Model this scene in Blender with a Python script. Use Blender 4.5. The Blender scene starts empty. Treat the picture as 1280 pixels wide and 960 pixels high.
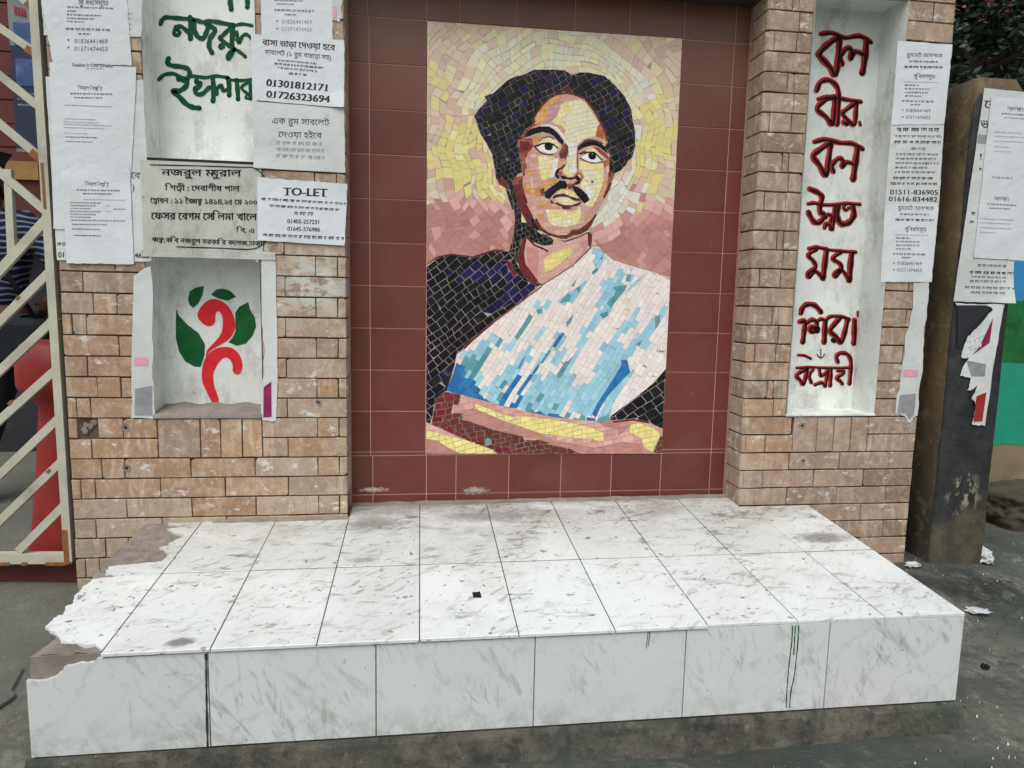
import bpy, bmesh, math, random
from mathutils import Vector, Matrix, noise
from mathutils.geometry import delaunay_2d_cdt, tessellate_polygon
random.seed(7)
S = bpy.context.scene
COL = S.collection

# ------------------------------------------------------------------ camera
DX = -8.88
CAM = Vector((8.38 + DX, -2.50815, 0.77397))
YAW, PITCH, ROLL, F = 0.13468, -0.1226, 0.02093, 873.601
_f = Vector((math.sin(YAW)*math.cos(PITCH), math.cos(YAW)*math.cos(PITCH), math.sin(PITCH)))
_r = Vector((math.cos(YAW), -math.sin(YAW), 0)); _u = _r.cross(_f)
FW = _f
RT = _r*math.cos(ROLL) + _u*math.sin(ROLL)
UP = -_r*math.sin(ROLL) + _u*math.cos(ROLL)
cd = bpy.data.cameras.new('camera'); cam = bpy.data.objects.new('camera', cd); COL.objects.link(cam)
cd.sensor_width = 36; cd.lens = F*36/1280; cd.clip_end = 500; cd.clip_start = .05
M3 = Matrix((RT, UP, -FW)).transposed()
cam.matrix_world = Matrix.Translation(CAM) @ M3.to_4x4()
S.camera = cam

# ------------------------------------------------------------------ light: overcast daylight
W = bpy.data.worlds.new('World'); S.world = W; W.use_nodes = True
nt = W.node_tree; bg = nt.nodes['Background']
sky = nt.nodes.new('ShaderNodeTexSky'); sky.sky_type = 'NISHITA'; sky.sun_disc = False
SUN_EL, SUN_AZ = math.radians(58), math.radians(-158)      # azimuth measured from +Y towards +X
sky.sun_elevation = SUN_EL; sky.sun_rotation = SUN_AZ
sky.dust_density = 4.0; sky.air_density = 1.0; sky.ozone_density = 1.0
hs = nt.nodes.new('ShaderNodeHueSaturation'); hs.inputs['Saturation'].default_value = .35
nt.links.new(sky.outputs[0], hs.inputs['Color']); nt.links.new(hs.outputs[0], bg.inputs[0]); bg.inputs[1].default_value = .12
sl = bpy.data.lights.new('sun', 'SUN'); sl.energy = 1.0; sl.angle = math.radians(35); sl.color = (1, .97, .93)
so = bpy.data.objects.new('sun', sl); COL.objects.link(so)
sd = Vector((math.sin(SUN_AZ)*math.cos(SUN_EL), math.cos(SUN_AZ)*math.cos(SUN_EL), math.sin(SUN_EL)))
so.rotation_euler = sd.to_track_quat('Z', 'Y').to_euler(); so.location = (0, -3, 6)
S.view_settings.view_transform = 'Standard'; S.view_settings.look = 'None'
S.view_settings.exposure = 0.32; S.view_settings.gamma = 1

# ------------------------------------------------------------------ helpers
def ray(u, v): return FW + RT*((u-640)/F) + UP*((480-v)/F)
def at(u, v, Y=0.0):                    # photograph direction met with the plane y = Y
    d = ray(u, v); return CAM + d*((Y-CAM.y)/d.y)
def lin(c): return tuple(((x/255)/12.92 if x/255 <= .04045 else ((x/255+.055)/1.055)**2.4) for x in c)
def shade(c, k=1.0):                    # seen colour -> base colour
    return tuple(min(.9, x*k) for x in lin(c)) + (1,)
def mesh(name, V, Fc, mat=None, parent=None, smooth=False, color=None):
    me = bpy.data.meshes.new(name)
    L = Vector((0, 0, 0))
    p = parent
    while p is not None: L = L + p.location; p = p.parent
    me.from_pydata([Vector(v)-L for v in V], [], Fc)
    me.update()
    if mat: me.materials.append(mat)
    if smooth:
        for q in me.polygons: q.use_smooth = True
    o = bpy.data.objects.new(name, me); COL.objects.link(o)
    if parent is not None: o.parent = parent
    if color: o.color = color
    return o
def tag(o, label=None, cat=None, group=None, kind=None):
    if label: o['label'] = label
    if cat: o['category'] = cat
    if group: o['group'] = group
    if kind: o['kind'] = kind
    return o
def thing(name, loc, label, cat, group=None):
    o = bpy.data.objects.new(name, None); COL.objects.link(o); o.location = loc; o.empty_display_size = .1
    return tag(o, label, cat, group)
def box(x0, x1, y0, y1, z0, z1):
    V = [(x0,y0,z0),(x1,y0,z0),(x1,y1,z0),(x0,y1,z0),(x0,y0,z1),(x1,y0,z1),(x1,y1,z1),(x0,y1,z1)]
    return V, [(3,2,1,0),(4,5,6,7),(0,1,5,4),(1,2,6,5),(2,3,7,6),(3,0,4,7)]
def join(parts):
    V, Fc = [], []
    for v, f in parts:
        n = len(V); V += list(v); Fc += [tuple(i+n for i in q) for q in f]
    return V, Fc
def prism(poly, fn, d0, d1, bev=0.0):
    """poly 2D; fn(a,b,d)->3D; from depth d0 (front) to d1 (back); chamfered front edge"""
    n = len(poly)
    ar = sum(poly[i][0]*poly[(i+1)%n][1]-poly[(i+1)%n][0]*poly[i][1] for i in range(n))
    if ar < 0: poly = poly[::-1]
    if bev > 0: inn = inset(poly, bev)
    else: inn = None
    V, Fc = [], []
    if inn:
        V += [fn(a, b, d0) for a, b in inn]; V += [fn(a, b, d0 + (bev if d1 > d0 else -bev)) for a, b in poly]; V += [fn(a, b, d1) for a, b in poly]
        Fc.append(tuple(range(n)))
        for k in (0, 1):
            for i in range(n):
                j = (i+1) % n; Fc.append((k*n+i, (k+1)*n+i, (k+1)*n+j, k*n+j))
    else:
        V += [fn(a, b, d0) for a, b in poly]; V += [fn(a, b, d1) for a, b in poly]
        Fc.append(tuple(range(n)))
        for i in range(n):
            j = (i+1) % n; Fc.append((i, n+i, n+j, j))
    return V, Fc
def inset(poly, d):
    n = len(poly); out = []
    for i in range(n):
        p0 = Vector(poly[i-1]); p1 = Vector(poly[i]); p2 = Vector(poly[(i+1) % n])
        e1 = (p1-p0); e2 = (p2-p1)
        if e1.length < 1e-9 or e2.length < 1e-9: out.append(tuple(p1)); continue
        e1.normalize(); e2.normalize()
        n1 = Vector((-e1.y, e1.x)); n2 = Vector((-e2.y, e2.x)); m = n1+n2
        if m.length < .2: out.append(tuple(p1 + n1*d)); continue
        m.normalize(); c = max(.45, m.dot(n1)); out.append(tuple(p1 + m*(d/c)))
    return out
def tube(pts, r, n=8, caps=True):
    V, Fc = [], []
    for i, p in enumerate(pts):
        p = Vector(p); a = Vector(pts[max(0, i-1)]); b = Vector(pts[min(len(pts)-1, i+1)]); t = (b-a).normalized()
        s = t.cross(Vector((0, 0, 1)));
        if s.length < .1: s = t.cross(Vector((1, 0, 0)))
        s.normalize(); w = s.cross(t); rr = r[i] if isinstance(r, (list, tuple)) else r
        for k in range(n):
            q = 2*math.pi*k/n; V.append(p + s*math.cos(q)*rr + w*math.sin(q)*rr)
    for i in range(len(pts)-1):
        for k in range(n): Fc.append((i*n+k, i*n+(k+1) % n, (i+1)*n+(k+1) % n, (i+1)*n+k))
    if caps: Fc.append(tuple(range(n))[::-1]); Fc.append(tuple((len(pts)-1)*n+k for k in range(n)))
    return V, Fc
def bar(a, b, w, d):                    # flat rectangular bar from a to b: width w (in the xz plane), depth d (along y)
    a = Vector(a); b = Vector(b); t = (b-a).normalized(); s = Vector((0, 1, 0)).cross(t).normalized()*w/2; y = Vector((0, d/2, 0))
    V = []
    for p in (a, b): V += [p-s-y, p+s-y, p+s+y, p-s+y]
    return V, [(0,1,2,3),(7,6,5,4),(0,4,5,1),(1,5,6,2),(2,6,7,3),(3,7,4,0)]

# ------------------------------------------------------------------ materials
class NT:
    def __init__(s, name):
        s.m = bpy.data.materials.new(name); s.m.use_nodes = True; s.t = s.m.node_tree; s.p = s.t.nodes['Principled BSDF']
        s.geo = s.t.nodes.new('ShaderNodeNewGeometry'); s.pos = s.geo.outputs['Position']
    def n(s, typ, **kw):
        x = s.t.nodes.new(typ)
        for k, v in kw.items(): setattr(x, k, v)
        return x
    def l(s, a, b): s.t.links.new(a, b)
    def noise(s, scale, detail=5, rough=.6, vec=None, stretch=None, dist=0):
        v = vec or s.pos
        if stretch:
            mp = s.n('ShaderNodeMapping'); mp.inputs['Scale'].default_value = stretch; s.l(v, mp.inputs[0]); v = mp.outputs[0]
            if len(stretch) == 3 and hasattr(s, 'rot') and s.rot: mp.inputs['Rotation'].default_value = s.rot
        x = s.n('ShaderNodeTexNoise'); x.inputs['Scale'].default_value = scale; x.inputs['Detail'].default_value = detail
        x.inputs['Roughness'].default_value = rough; x.inputs['Distortion'].default_value = dist; s.l(v, x.inputs['Vector']); return x.outputs['Fac']
    def ramp(s, fac, a, b, c0=0.0, c1=1.0):
        x = s.n('ShaderNodeMapRange'); x.inputs[1].default_value = a; x.inputs[2].default_value = b; x.inputs[3].default_value = c0; x.inputs[4].default_value = c1
        s.l(fac, x.inputs[0]); return x.outputs[0]
    def mix(s, fac, a, b, mode='MIX'):
        x = s.n('ShaderNodeMix', data_type='RGBA', blend_type=mode)
        for sock, v in ((x.inputs[0], fac), (x.inputs[6], a), (x.inputs[7], b)):
            if isinstance(v, (int, float)): sock.default_value = v
            elif isinstance(v, tuple): sock.default_value = v if len(v) == 4 else v+(1,)
            else: s.l(v, sock)
        return x.outputs[2]
    def mul(s, a, b, op='MULTIPLY'):
        x = s.n('ShaderNodeMath', operation=op)
        for sock, v in ((x.inputs[0], a), (x.inputs[1], b)):
            if isinstance(v, (int, float)): sock.default_value = v
            else: s.l(v, sock)
        x.use_clamp = True; return x.outputs[0]
    def bump(s, h, strength=.3, dist=.002):
        x = s.n('ShaderNodeBump'); x.inputs['Strength'].default_value = strength; x.inputs['Distance'].default_value = dist
        s.l(h, x.inputs['Height']); s.l(x.outputs[0], s.p.inputs['Normal'])
    def done(s, color, rough=.8, spec=.5):
        if isinstance(color, tuple): s.p.inputs['Base Color'].default_value = color if len(color) == 4 else color+(1,)
        else: s.l(color, s.p.inputs['Base Color'])
        if isinstance(rough, (int, float)): s.p.inputs['Roughness'].default_value = rough
        else: s.l(rough, s.p.inputs['Roughness'])
        s.p.inputs['Specular IOR Level'].default_value = spec
        return s.m
    def blob(s, centre, radii, soft=.5, namp=.5, nscale=12):
        """1 inside a ragged ellipse round a world point: a stain with its own outline"""
        sub = s.n('ShaderNodeVectorMath', operation='SUBTRACT'); s.l(s.pos, sub.inputs[0]); sub.inputs[1].default_value = centre
        dv = s.n('ShaderNodeVectorMath', operation='DIVIDE'); s.l(sub.outputs[0], dv.inputs[0]); dv.inputs[1].default_value = radii
        ln = s.n('ShaderNodeVectorMath', operation='LENGTH'); s.l(dv.outputs[0], ln.inputs[0])
        nz = s.noise(nscale, 5, .65)
        a = s.n('ShaderNodeMath', operation='MULTIPLY_ADD'); s.l(nz, a.inputs[0]); a.inputs[1].default_value = namp*2; a.inputs[2].default_value = -namp
        b = s.n('ShaderNodeMath', operation='ADD'); s.l(a.outputs[0], b.inputs[0]); s.l(ln.outputs['Value'], b.inputs[1])
        return s.ramp(b.outputs[0], 1+soft*.3, 1-soft*.7)

def streak(t, scale, rot, stretch, a, b, amt=1.0, vec=None, detail=4):
    m1 = t.n('ShaderNodeMapping'); m1.inputs['Rotation'].default_value = rot; t.l(vec or t.pos, m1.inputs[0])
    m2 = t.n('ShaderNodeMapping'); m2.inputs['Scale'].default_value = stretch; t.l(m1.outputs[0], m2.inputs[0])
    x = t.n('ShaderNodeTexNoise'); x.inputs['Scale'].default_value = scale; x.inputs['Detail'].default_value = detail; x.inputs['Roughness'].default_value = .6; x.inputs['Distortion'].default_value = .4
    t.l(m2.outputs[0], x.inputs['Vector']); return t.ramp(x.outputs['Fac'], a, b, 0, amt)
def simple(name, c, rough=.8, var=.25, scale=30, bump=.2, spec=.4, dirt=None, dirt_amt=.4):
    t = NT(name); nz = t.noise(scale, 5, .65)
    c = c if len(c) == 4 else c+(1,)
    dark = tuple(x*(1-var) for x in c[:3])+(1,); lt = tuple(min(.92, x*(1+var*.6)) for x in c[:3])+(1,)
    col = t.mix(t.ramp(nz, .3, .7), dark, lt)
    if dirt:
        d = t.noise(scale*.25, 6, .7); col = t.mix(t.ramp(d, .5, .72, 0, dirt_amt), col, dirt)
    if bump: t.bump(t.noise(scale*3, 4, .6), bump, .002)
    return t.done(col, rough, spec)

def mat_brick():
    t = NT('brick_face'); oi = t.n('ShaderNodeObjectInfo'); base = oi.outputs['Color']
    hsv = t.n('ShaderNodeHueSaturation'); t.l(base, hsv.inputs['Color']); t.l(t.ramp(oi.outputs['Random'], 0, 1, .88, 1.1), hsv.inputs['Value'])
    col = hsv.outputs[0]
    col = t.mix(t.ramp(t.noise(7, 7, .75), .42, .66, 0, .65), col, shade((150,124,106), .95))
    col = t.mix(t.ramp(t.noise(30, 8, .8), .50, .60, 0, .5), col, shade((204,184,158), .95))       # lime bloom
    col = t.mix(t.ramp(t.noise(11, 9, .8), .51, .57, 0, .6), col, shade((192,176,154), .95))
    col = t.mix(t.ramp(t.noise(80, 6, .75), .56, .68, 0, .6), col, shade((98,80,68)))
    sk_ = streak(t, 34, (0,0,0), (1,1,.22), .53, .60, .55); col = t.mix(t.mul(sk_, t.ramp(t.noise(5, 3, .5), .45, .6)), col, shade((208,190,164), .95))
    # old paper and paint stuck to the wall right of the emblem niche
    m = t.blob(tuple(at(392, 355)), (.16, .1, .13), .9, .7, 9)
    pp = t.mul(m, t.ramp(t.noise(20, 9, .8, stretch=(.7, 1, 1.3)), .47, .51))
    col = t.mix(pp, col, shade((196,196,188), .95))
    sp = t.ramp(t.noise(15, 8, .75, stretch=(.8, 1, 1.4)), .585, .605)
    col = t.mix(sp, col, shade((206,204,194), .95))
    t.bump(t.noise(120, 5, .7), .5, .0015)
    return t.done(col, .85, .3)
def mat_redtile():
    t = NT('oxblood_tile'); oi = t.n('ShaderNodeObjectInfo')
    hsv = t.n('ShaderNodeHueSaturation'); hsv.inputs['Color'].default_value = shade((110,56,48), .92)
    t.l(t.ramp(oi.outputs['Random'], 0, 1, .88, 1.12), hsv.inputs['Value'])
    col = t.mix(t.ramp(t.noise(6, 5, .6), .45, .75, 0, .25), hsv.outputs[0], shade((128,92,78)))
    z = t.n('ShaderNodeSeparateXYZ'); t.l(t.pos, z.inputs[0])
    top_tint = t.mul(t.ramp(z.outputs['Z'], 1.35, 1.75), t.ramp(t.noise(4, 4, .6), .3, .6, .6, 1))     # browner tint towards the top courses
    col = t.mix(t.mul(top_tint, .8), col, shade((114,86,70)))
    col = t.mix(t.ramp(t.noise(80, 3, .6), .73, .76, 0, .6), col, shade((176,150,138)))
    b0 = t.blob(tuple(at(594, 613, .131)), (.045, .1, .014), .9, 1.4, 60); col = t.mix(b0, col, shade((168,160,150)))
    b1 = t.blob(tuple(at(466, 612, .131)), (.045, .1, .009), .9, 1.5, 70); col = t.mix(b1, col, shade((190,176,164)))
    t.bump(t.noise(22, 3, .5), .12, .001)
    rg = t.ramp(t.noise(14, 5, .6), .3, .7, .30, .48)
    return t.done(col, rg, .36)
def mat_plaster(name, base, stain=(118,114,106), amt=.55, seedv=0):
    t = NT(name)
    col = t.mix(t.ramp(t.noise(5, 6, .65), .35, .7), shade(base), shade(tuple(x*.9 for x in base)))
    col = t.mix(t.ramp(t.noise(7, 9, .8, stretch=(1,1,.55)), .50, .66, 0, amt), col, shade(stain))
    col = t.mix(t.ramp(t.noise(70, 4, .7), .66, .72, 0, .8), col, shade((70,66,62)))
    t.bump(t.noise(40, 6, .65), .4, .003)
    return t.done(col, .85, .25)
def mat_marble(name, base, vein, scuff, vein_amt, rot, seed):
    t = NT(name); oi = t.n('ShaderNodeObjectInfo')
    cmb = t.n('ShaderNodeVectorMath', operation='MULTIPLY_ADD'); 
    cx = t.n('ShaderNodeCombineXYZ'); t.l(oi.outputs['Random'], cx.inputs[0]); t.l(oi.outputs['Random'], cx.inputs[1]); t.l(oi.outputs['Random'], cx.inputs[2])
    t.l(cx.outputs[0], cmb.inputs[0]); cmb.inputs[1].default_value = (7, 11, 5); t.l(t.pos, cmb.inputs[2]); pv = cmb.outputs[0]
    hsv = t.n('ShaderNodeHueSaturation'); hsv.inputs['Color'].default_value = shade(base, 1); t.l(t.ramp(oi.outputs['Random'], 0, 1, .93, 1.03), hsv.inputs['Value'])
    col = t.mix(t.ramp(t.noise(3, 4, .6, vec=pv), .35, .7, 0, .5), hsv.outputs[0], shade(tuple(x*.93 for x in base)))
    wv = t.n('ShaderNodeTexWave'); wv.inputs['Scale'].default_value = 3.4; wv.inputs['Distortion'].default_value = 9; wv.inputs['Detail'].default_value = 5; wv.inputs['Detail Roughness'].default_value = .7
    mp = t.n('ShaderNodeMapping'); mp.inputs['Rotation'].default_value = rot; t.l(pv, mp.inputs[0]); t.l(mp.outputs[0], wv.inputs[0])
    vm = t.mul(t.ramp(wv.outputs['Fac'], .95, 1.0), t.ramp(t.noise(6, 3, .6, vec=pv), .42, .62))
    col = t.mix(t.mul(vm, vein_amt), col, shade(vein))
    # fine scuffs, stretched along the platform, and black specks
    s1 = t.ramp(t.noise(16, 8, .75, stretch=(.55, 1, 1.0)), .60, .66, 0, scuff)
    gate = t.ramp(t.noise(2.6, 3, .5), .42, .62)
    col = t.mix(t.mul(s1, gate), col, shade((92,90,86)))
    col = t.mix(t.ramp(t.noise(60, 4, .6), .69, .73, 0, .75), col, shade((76,74,70)))
    return t, col
def mat_marble_top():
    t, col = mat_marble('marble_top', (226,232,231), (166,174,174), .8, .3, (0,0,.5), 1)
    sx = t.n('ShaderNodeSeparateXYZ'); t.l(t.pos, sx.inputs[0])
    back = t.ramp(sx.outputs['Y'], -.45, .08)                    # grime trodden in towards the wall
    g = t.mul(back, t.ramp(t.noise(6, 8, .8, stretch=(.6,1,1)), .38, .62)); col = t.mix(t.mul(g, .85), col, shade((142,136,126)))
    gate = t.mul(t.ramp(t.noise(4.5, 4, .6), .40, .62), t.ramp(sx.outputs['Y'], -.8, -.1, .45, 1))
    for rot, sc in (((0,0,-.35), 34), ((0,0,.15), 22), ((0,0,-.8), 40)):
        f = streak(t, sc, rot, (.38, 1.5, 1), .59, .65); col = t.mix(t.mul(t.mul(f, gate), .85), col, shade((92,90,86)))
    col = t.mix(t.ramp(t.noise(2.2, 7, .75), .46, .64, 0, .32), col, shade((176,174,166)))
    for c_ in range(2): col = t.mix(t.ramp(t.noise(48-14*c_, 3, .5), .68, .71, 0, .7), col, shade((84,80,76)))
    edge = t.ramp(sx.outputs['Y'], .06, .125); col = t.mix(t.mul(edge, t.ramp(t.noise(9, 6, .7), .3, .5)), col, shade((146,140,128)))
    return t, col
M = {}
t, c = mat_marble_top()
def pl(a, b, h):                         # platform frame -> world (it slopes a little to the street)
    X = 8.7; a0 = a - DX
    return Vector((X+(a0-X)*math.cos(-.01499)+.00242*b+DX, b+(a0-X)*math.sin(-.01499), h+.07797*b+.01011*(a0-X)-.02074))
PD, PSY = .81608, .40925
def pix_pl(u, v, b=None, h=0.0):         # photograph direction met with the platform top (or with its front face b)
    d = ray(u, v)
    # solve pl(a,bb,h) = CAM + s d for a, (bb or h), s
    o = pl(0, 0, 0); ea = pl(1, 0, 0)-o; eb = pl(0, 1, 0)-o; eh = Vector((0, 0, 1))
    if b is None:
        m = Matrix((ea, eb, -d)).transposed(); s = m.inverted() @ (CAM - o - eh*h); return s.x, s.y
    m = Matrix((ea, eh, -d)).transposed(); s = m.inverted() @ (CAM - o - eb*b); return s.x, s.y
def plpt(u, v):
    a, b = pix_pl(u, v); return tuple(pl(a, b, 0))
for (u, v, ru, rv, k) in ((1028, 672, .10, .045, .7), (226, 803, .035, .02, .8), (455, 700, .05, .02, .5), (470, 655, .12, .05, .55), (615, 645, .2, .05, .5)):
    b_ = t.blob(plpt(u, v), (ru, rv, .2), .7, .8, 40); c = t.mix(t.mul(b_, k), c, shade((96,92,88)))
t.bump(t.noise(30, 5, .6), .12, .001)
M['top'] = t.done(c, .32, .5)
t, c = mat_marble('marble_riser', (218,221,220), (158,164,162), .4, .35, (0, -.7, .3), 2)
for rot, sc, am in (((0, -.9, 0), 26, .55), ((0, -1.2, 0), 40, .5), ((0, 1.57, 0), 30, .4), ((0, -.7, 0), 14, .35)):
    st = streak(t, sc, rot, (.32, 1, 1.7), .585, .66); c = t.mix(t.mul(t.mul(st, t.ramp(t.noise(5, 4, .6), .42, .6)), am), c, shade((126,130,122)))
tint = t.ramp(t.noise(.9, 2, .5), .35, .65, 0, .5); c = t.mix(tint, c, shade((196,212,204)))
t.rot = None
z = t.n('ShaderNodeSeparateXYZ'); t.l(t.pos, z.inputs[0])
low = t.ramp(z.outputs['Z'], -.26, -.36); c = t.mix(t.mul(low, t.ramp(t.noise(18, 6, .7), .45, .65, 0, .5)), c, shade((120,118,104)))
t.bump(t.noise(25, 4, .5), .08, .001)
M['riser'] = t.done(c, .3, .5)
def mat_footing():
    t = NT('mossy_concrete'); col = t.mix(t.ramp(t.noise(9, 8, .75), .36, .64), shade((72,72,66)), shade((122,119,108)))
    col = t.mix(t.ramp(t.noise(26, 8, .8), .5, .62, 0, .7), col, shade((58,58,52))); col = t.mix(t.ramp(t.noise(3.2, 4, .6), .5, .62, 0, .55), col, shade((64,84,72)))
    col = t.mix(t.ramp(t.noise(40, 6, .7), .6, .68, 0, .6), col, shade((150,146,134)))
    t.bump(t.noise(34, 9, .8), 1.0, .014); return t.done(col, .9, .3)
M['brick'] = mat_brick()
M['redtile'] = mat_redtile()
M['plaster'] = mat_plaster('whitewash', (228,233,228), (140,136,128), .6)
M['plaque'] = mat_plaster('plaque_whitewash', (196,199,190), (116,112,104), .65)
M['mortar'] = simple('dark_mortar', shade((92,80,68)), .95, .4, 60, .6)
M['bed'] = simple('grout', lin((188,140,132)), .9, .2, 60, .3)
M['mbed'] = simple('mosaic_grout', lin((168,158,148)), .9, .25, 60, .3)
M['cement'] = simple('worn_cement', shade((140,132,124)), .95, .35, 22, 1.0, .3, shade((84,78,72)), .85)
M['foundation'] = mat_footing()
M['cream'] = simple('cream_gate_paint', shade((188,188,170)), .55, .15, 25, .2, .4, shade((110,104,88)), .75)
M['rust'] = simple('rust', shade((140,92,52)), .85, .4, 50, .5)
M['darkred'] = simple('dark_red_plate', shade((84,36,34)), .6, .3, 8, .2)
M['redpaint'] = simple('red_paint', shade((158,42,34)), .5, .25, 12, .15, .5, shade((84,32,28)), .7)
M['maroon'] = simple('maroon_board', shade((92,42,40)), .7, .25, 14, .2)
def mat_paper(name, c, age):
    t = NT(name); oi = t.n('ShaderNodeObjectInfo')
    hsv = t.n('ShaderNodeHueSaturation'); hsv.inputs['Color'].default_value = shade(c, 1.02); t.l(t.ramp(oi.outputs['Random'], 0, 1, .93, 1.02), hsv.inputs['Value'])
    col = t.mix(t.ramp(t.noise(6, 6, .7), .40, .70, 0, .35+age), hsv.outputs[0], shade((184,186,180)))
    col = t.mix(t.ramp(t.noise(24, 8, .8), .60, .70, 0, .35+age), col, shade((168,164,154)))
    ofs = t.n('ShaderNodeVectorMath', operation='MULTIPLY_ADD'); cb = t.n('ShaderNodeCombineXYZ'); t.l(oi.outputs['Random'], cb.inputs[0]); t.l(oi.outputs['Random'], cb.inputs[2]); t.l(cb.outputs[0], ofs.inputs[0]); ofs.inputs[1].default_value = (9, 5, 13); t.l(t.pos, ofs.inputs[2]); a = t.noise(5, 4, .55, dist=1.2, vec=ofs.outputs[0]); b = streak(t, 11, (0, .5, 0), (.6, 1, 1.5), .3, .7, vec=ofs.outputs[0]); h = t.mul(a, .7); h2 = t.mul(b, .3); hh = t.mul(h, h2, 'ADD')
    t.bump(hh, .38, .012); return t.done(col, .8, .2)
M['paper'] = mat_paper('notice_paper', (216,223,226), 0)
M['paper2'] = mat_paper('old_notice_paper', (208,213,211), .3)
M['ink'] = simple('black_ink', lin((38,40,44)), .7, .1, 40, 0)
M['ink2'] = simple('faded_ink', lin((96,100,110)), .7, .2, 60, 0)
M['ink3'] = simple('pale_ink', lin((150,156,166)), .7, .2, 60, 0)
M['blackpaint'] = simple('black_brush_paint', lin((26,18,20)), .6, .3, 60, .1, .12)
M['redbrush'] = simple('red_brush_paint', lin((170,40,40)), .6, .35, 50, .1, .2)
M['greenpaint'] = simple('green_brush_paint', lin((14,76,48)), .6, .35, 40, .3, .15)
M['emgreen'] = simple('leaf_green_paint', lin((14,88,44)), .6, .25, 24, .3, .2, lin((60,120,80)), .25)
M['emred'] = simple('bright_red_paint', lin((214,40,48)), .6, .2, 24, .3, .2, lin((190,90,84)), .25)
M['pink'] = simple('pink_print', lin((222,160,178)), .7, .1, 40, 0)
M['magenta'] = simple('magenta_print', lin((140,30,84)), .6, .5, 30, 0, .4, lin((60,24,50)), .8)
M['greyprint'] = simple('grey_print', lin((150,152,154)), .7, .3, 60, 0, .4, lin((96,98,100)), .7)
M['ochre'] = simple('stained_pillar_plaster', shade((112,92,66)), .9, .3, 6, .6, .3, shade((60,50,40)), .8)
M['tar'] = simple('dark_backdrop', shade((40,42,46)), .55, .35, 8, .5, .4, shade((80,76,68)), .3)
M['dirt_and_shade'] = simple('dark_dirt_and_shade', shade((56,50,46)), .9, .4, 9, .6)  # dark colour shared by dirty joints and painted shade
M['greenp'] = simple('painted_wall_green', shade((20,110,50)), .7, .55, 14, .3, .4, shade((10,70,34)), .7)
M['teal'] = simple('painted_wall_teal', shade((30,150,120)), .7, .12, 9, .3)
M['bluep'] = simple('painted_wall_blue', shade((50,140,190)), .7, .12, 9, .3)
M['wallbase'] = simple('bare_wall_base', shade((140,126,98)), .9, .3, 9, .6, .3, shade((100,100,70)), .6)
M['stone'] = simple('rough_stone', shade((84,78,66)), .95, .4, 9, .9, .3, shade((40,36,30)), .8)
M['dark'] = simple('dark_cloth', lin((22,28,34)), .9, .3, 30, .3)
M['skin'] = simple('skin', lin((120,80,62)), .6, .1, 30, .1)
M['hair'] = simple('black_hair', lin((18,16,16)), .6, .3, 60, .4)
M['denim'] = simple('denim', lin((34,42,62)), .9, .25, 60, .3)
M['board'] = simple('signboard', shade((116,124,124)), .6, .2, 9, .1)
M['posterblue'] = simple('blue_poster_print', shade((52,80,130)), .5, .4, 18, 0, .4, shade((120,140,170)), .7)
M['posternavy'] = simple('navy_poster_print', shade((30,38,62)), .5, .3, 18, 0)
M['yellowb'] = simple('ochre_board', shade((150,116,64)), .7, .2, 14, .1)
M['plastic'] = simple('thin_white_plastic', lin((196,200,202)), .4, .1, 40, .3)
M['bark'] = simple('bark', lin((58,48,38)), .95, .3, 30, .6)
M['stripe'] = None
def mat_stripes():
    t = NT('striped_shirt'); z = t.n('ShaderNodeSeparateXYZ'); t.l(t.pos, z.inputs[0])
    nz = t.noise(5, 2, .5)
    a = t.n('ShaderNodeMath', operation='MULTIPLY_ADD'); t.l(nz, a.inputs[0]); a.inputs[1].default_value = .09; t.l(z.outputs['Z'], a.inputs[2])
    f = t.n('ShaderNodeMath', operation='MULTIPLY'); t.l(a.outputs[0], f.inputs[0]); f.inputs[1].default_value = 2*math.pi/.030
    s = t.n('ShaderNodeMath', operation='SINE'); t.l(f.outputs[0], s.inputs[0])
    col = t.mix(t.ramp(s.outputs[0], .3, .8), lin((24,30,46)), lin((112,122,142)))
    return t.done(col, .85, .2)
M['stripe'] = mat_stripes()
def mat_leaf(name, a, b):
    t = NT(name); oi = t.n('ShaderNodeObjectInfo')
    col = t.mix(t.ramp(t.noise(5, 4, .6), .35, .65), lin(a), lin(b)); return t.done(col, .5, .4)
M['leaf'] = mat_leaf('dark_leaves', (24,34,28), (50,64,46))
M['flower'] = simple('red_flowers', lin((130,48,50)), .6, .2, 30, 0)
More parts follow.
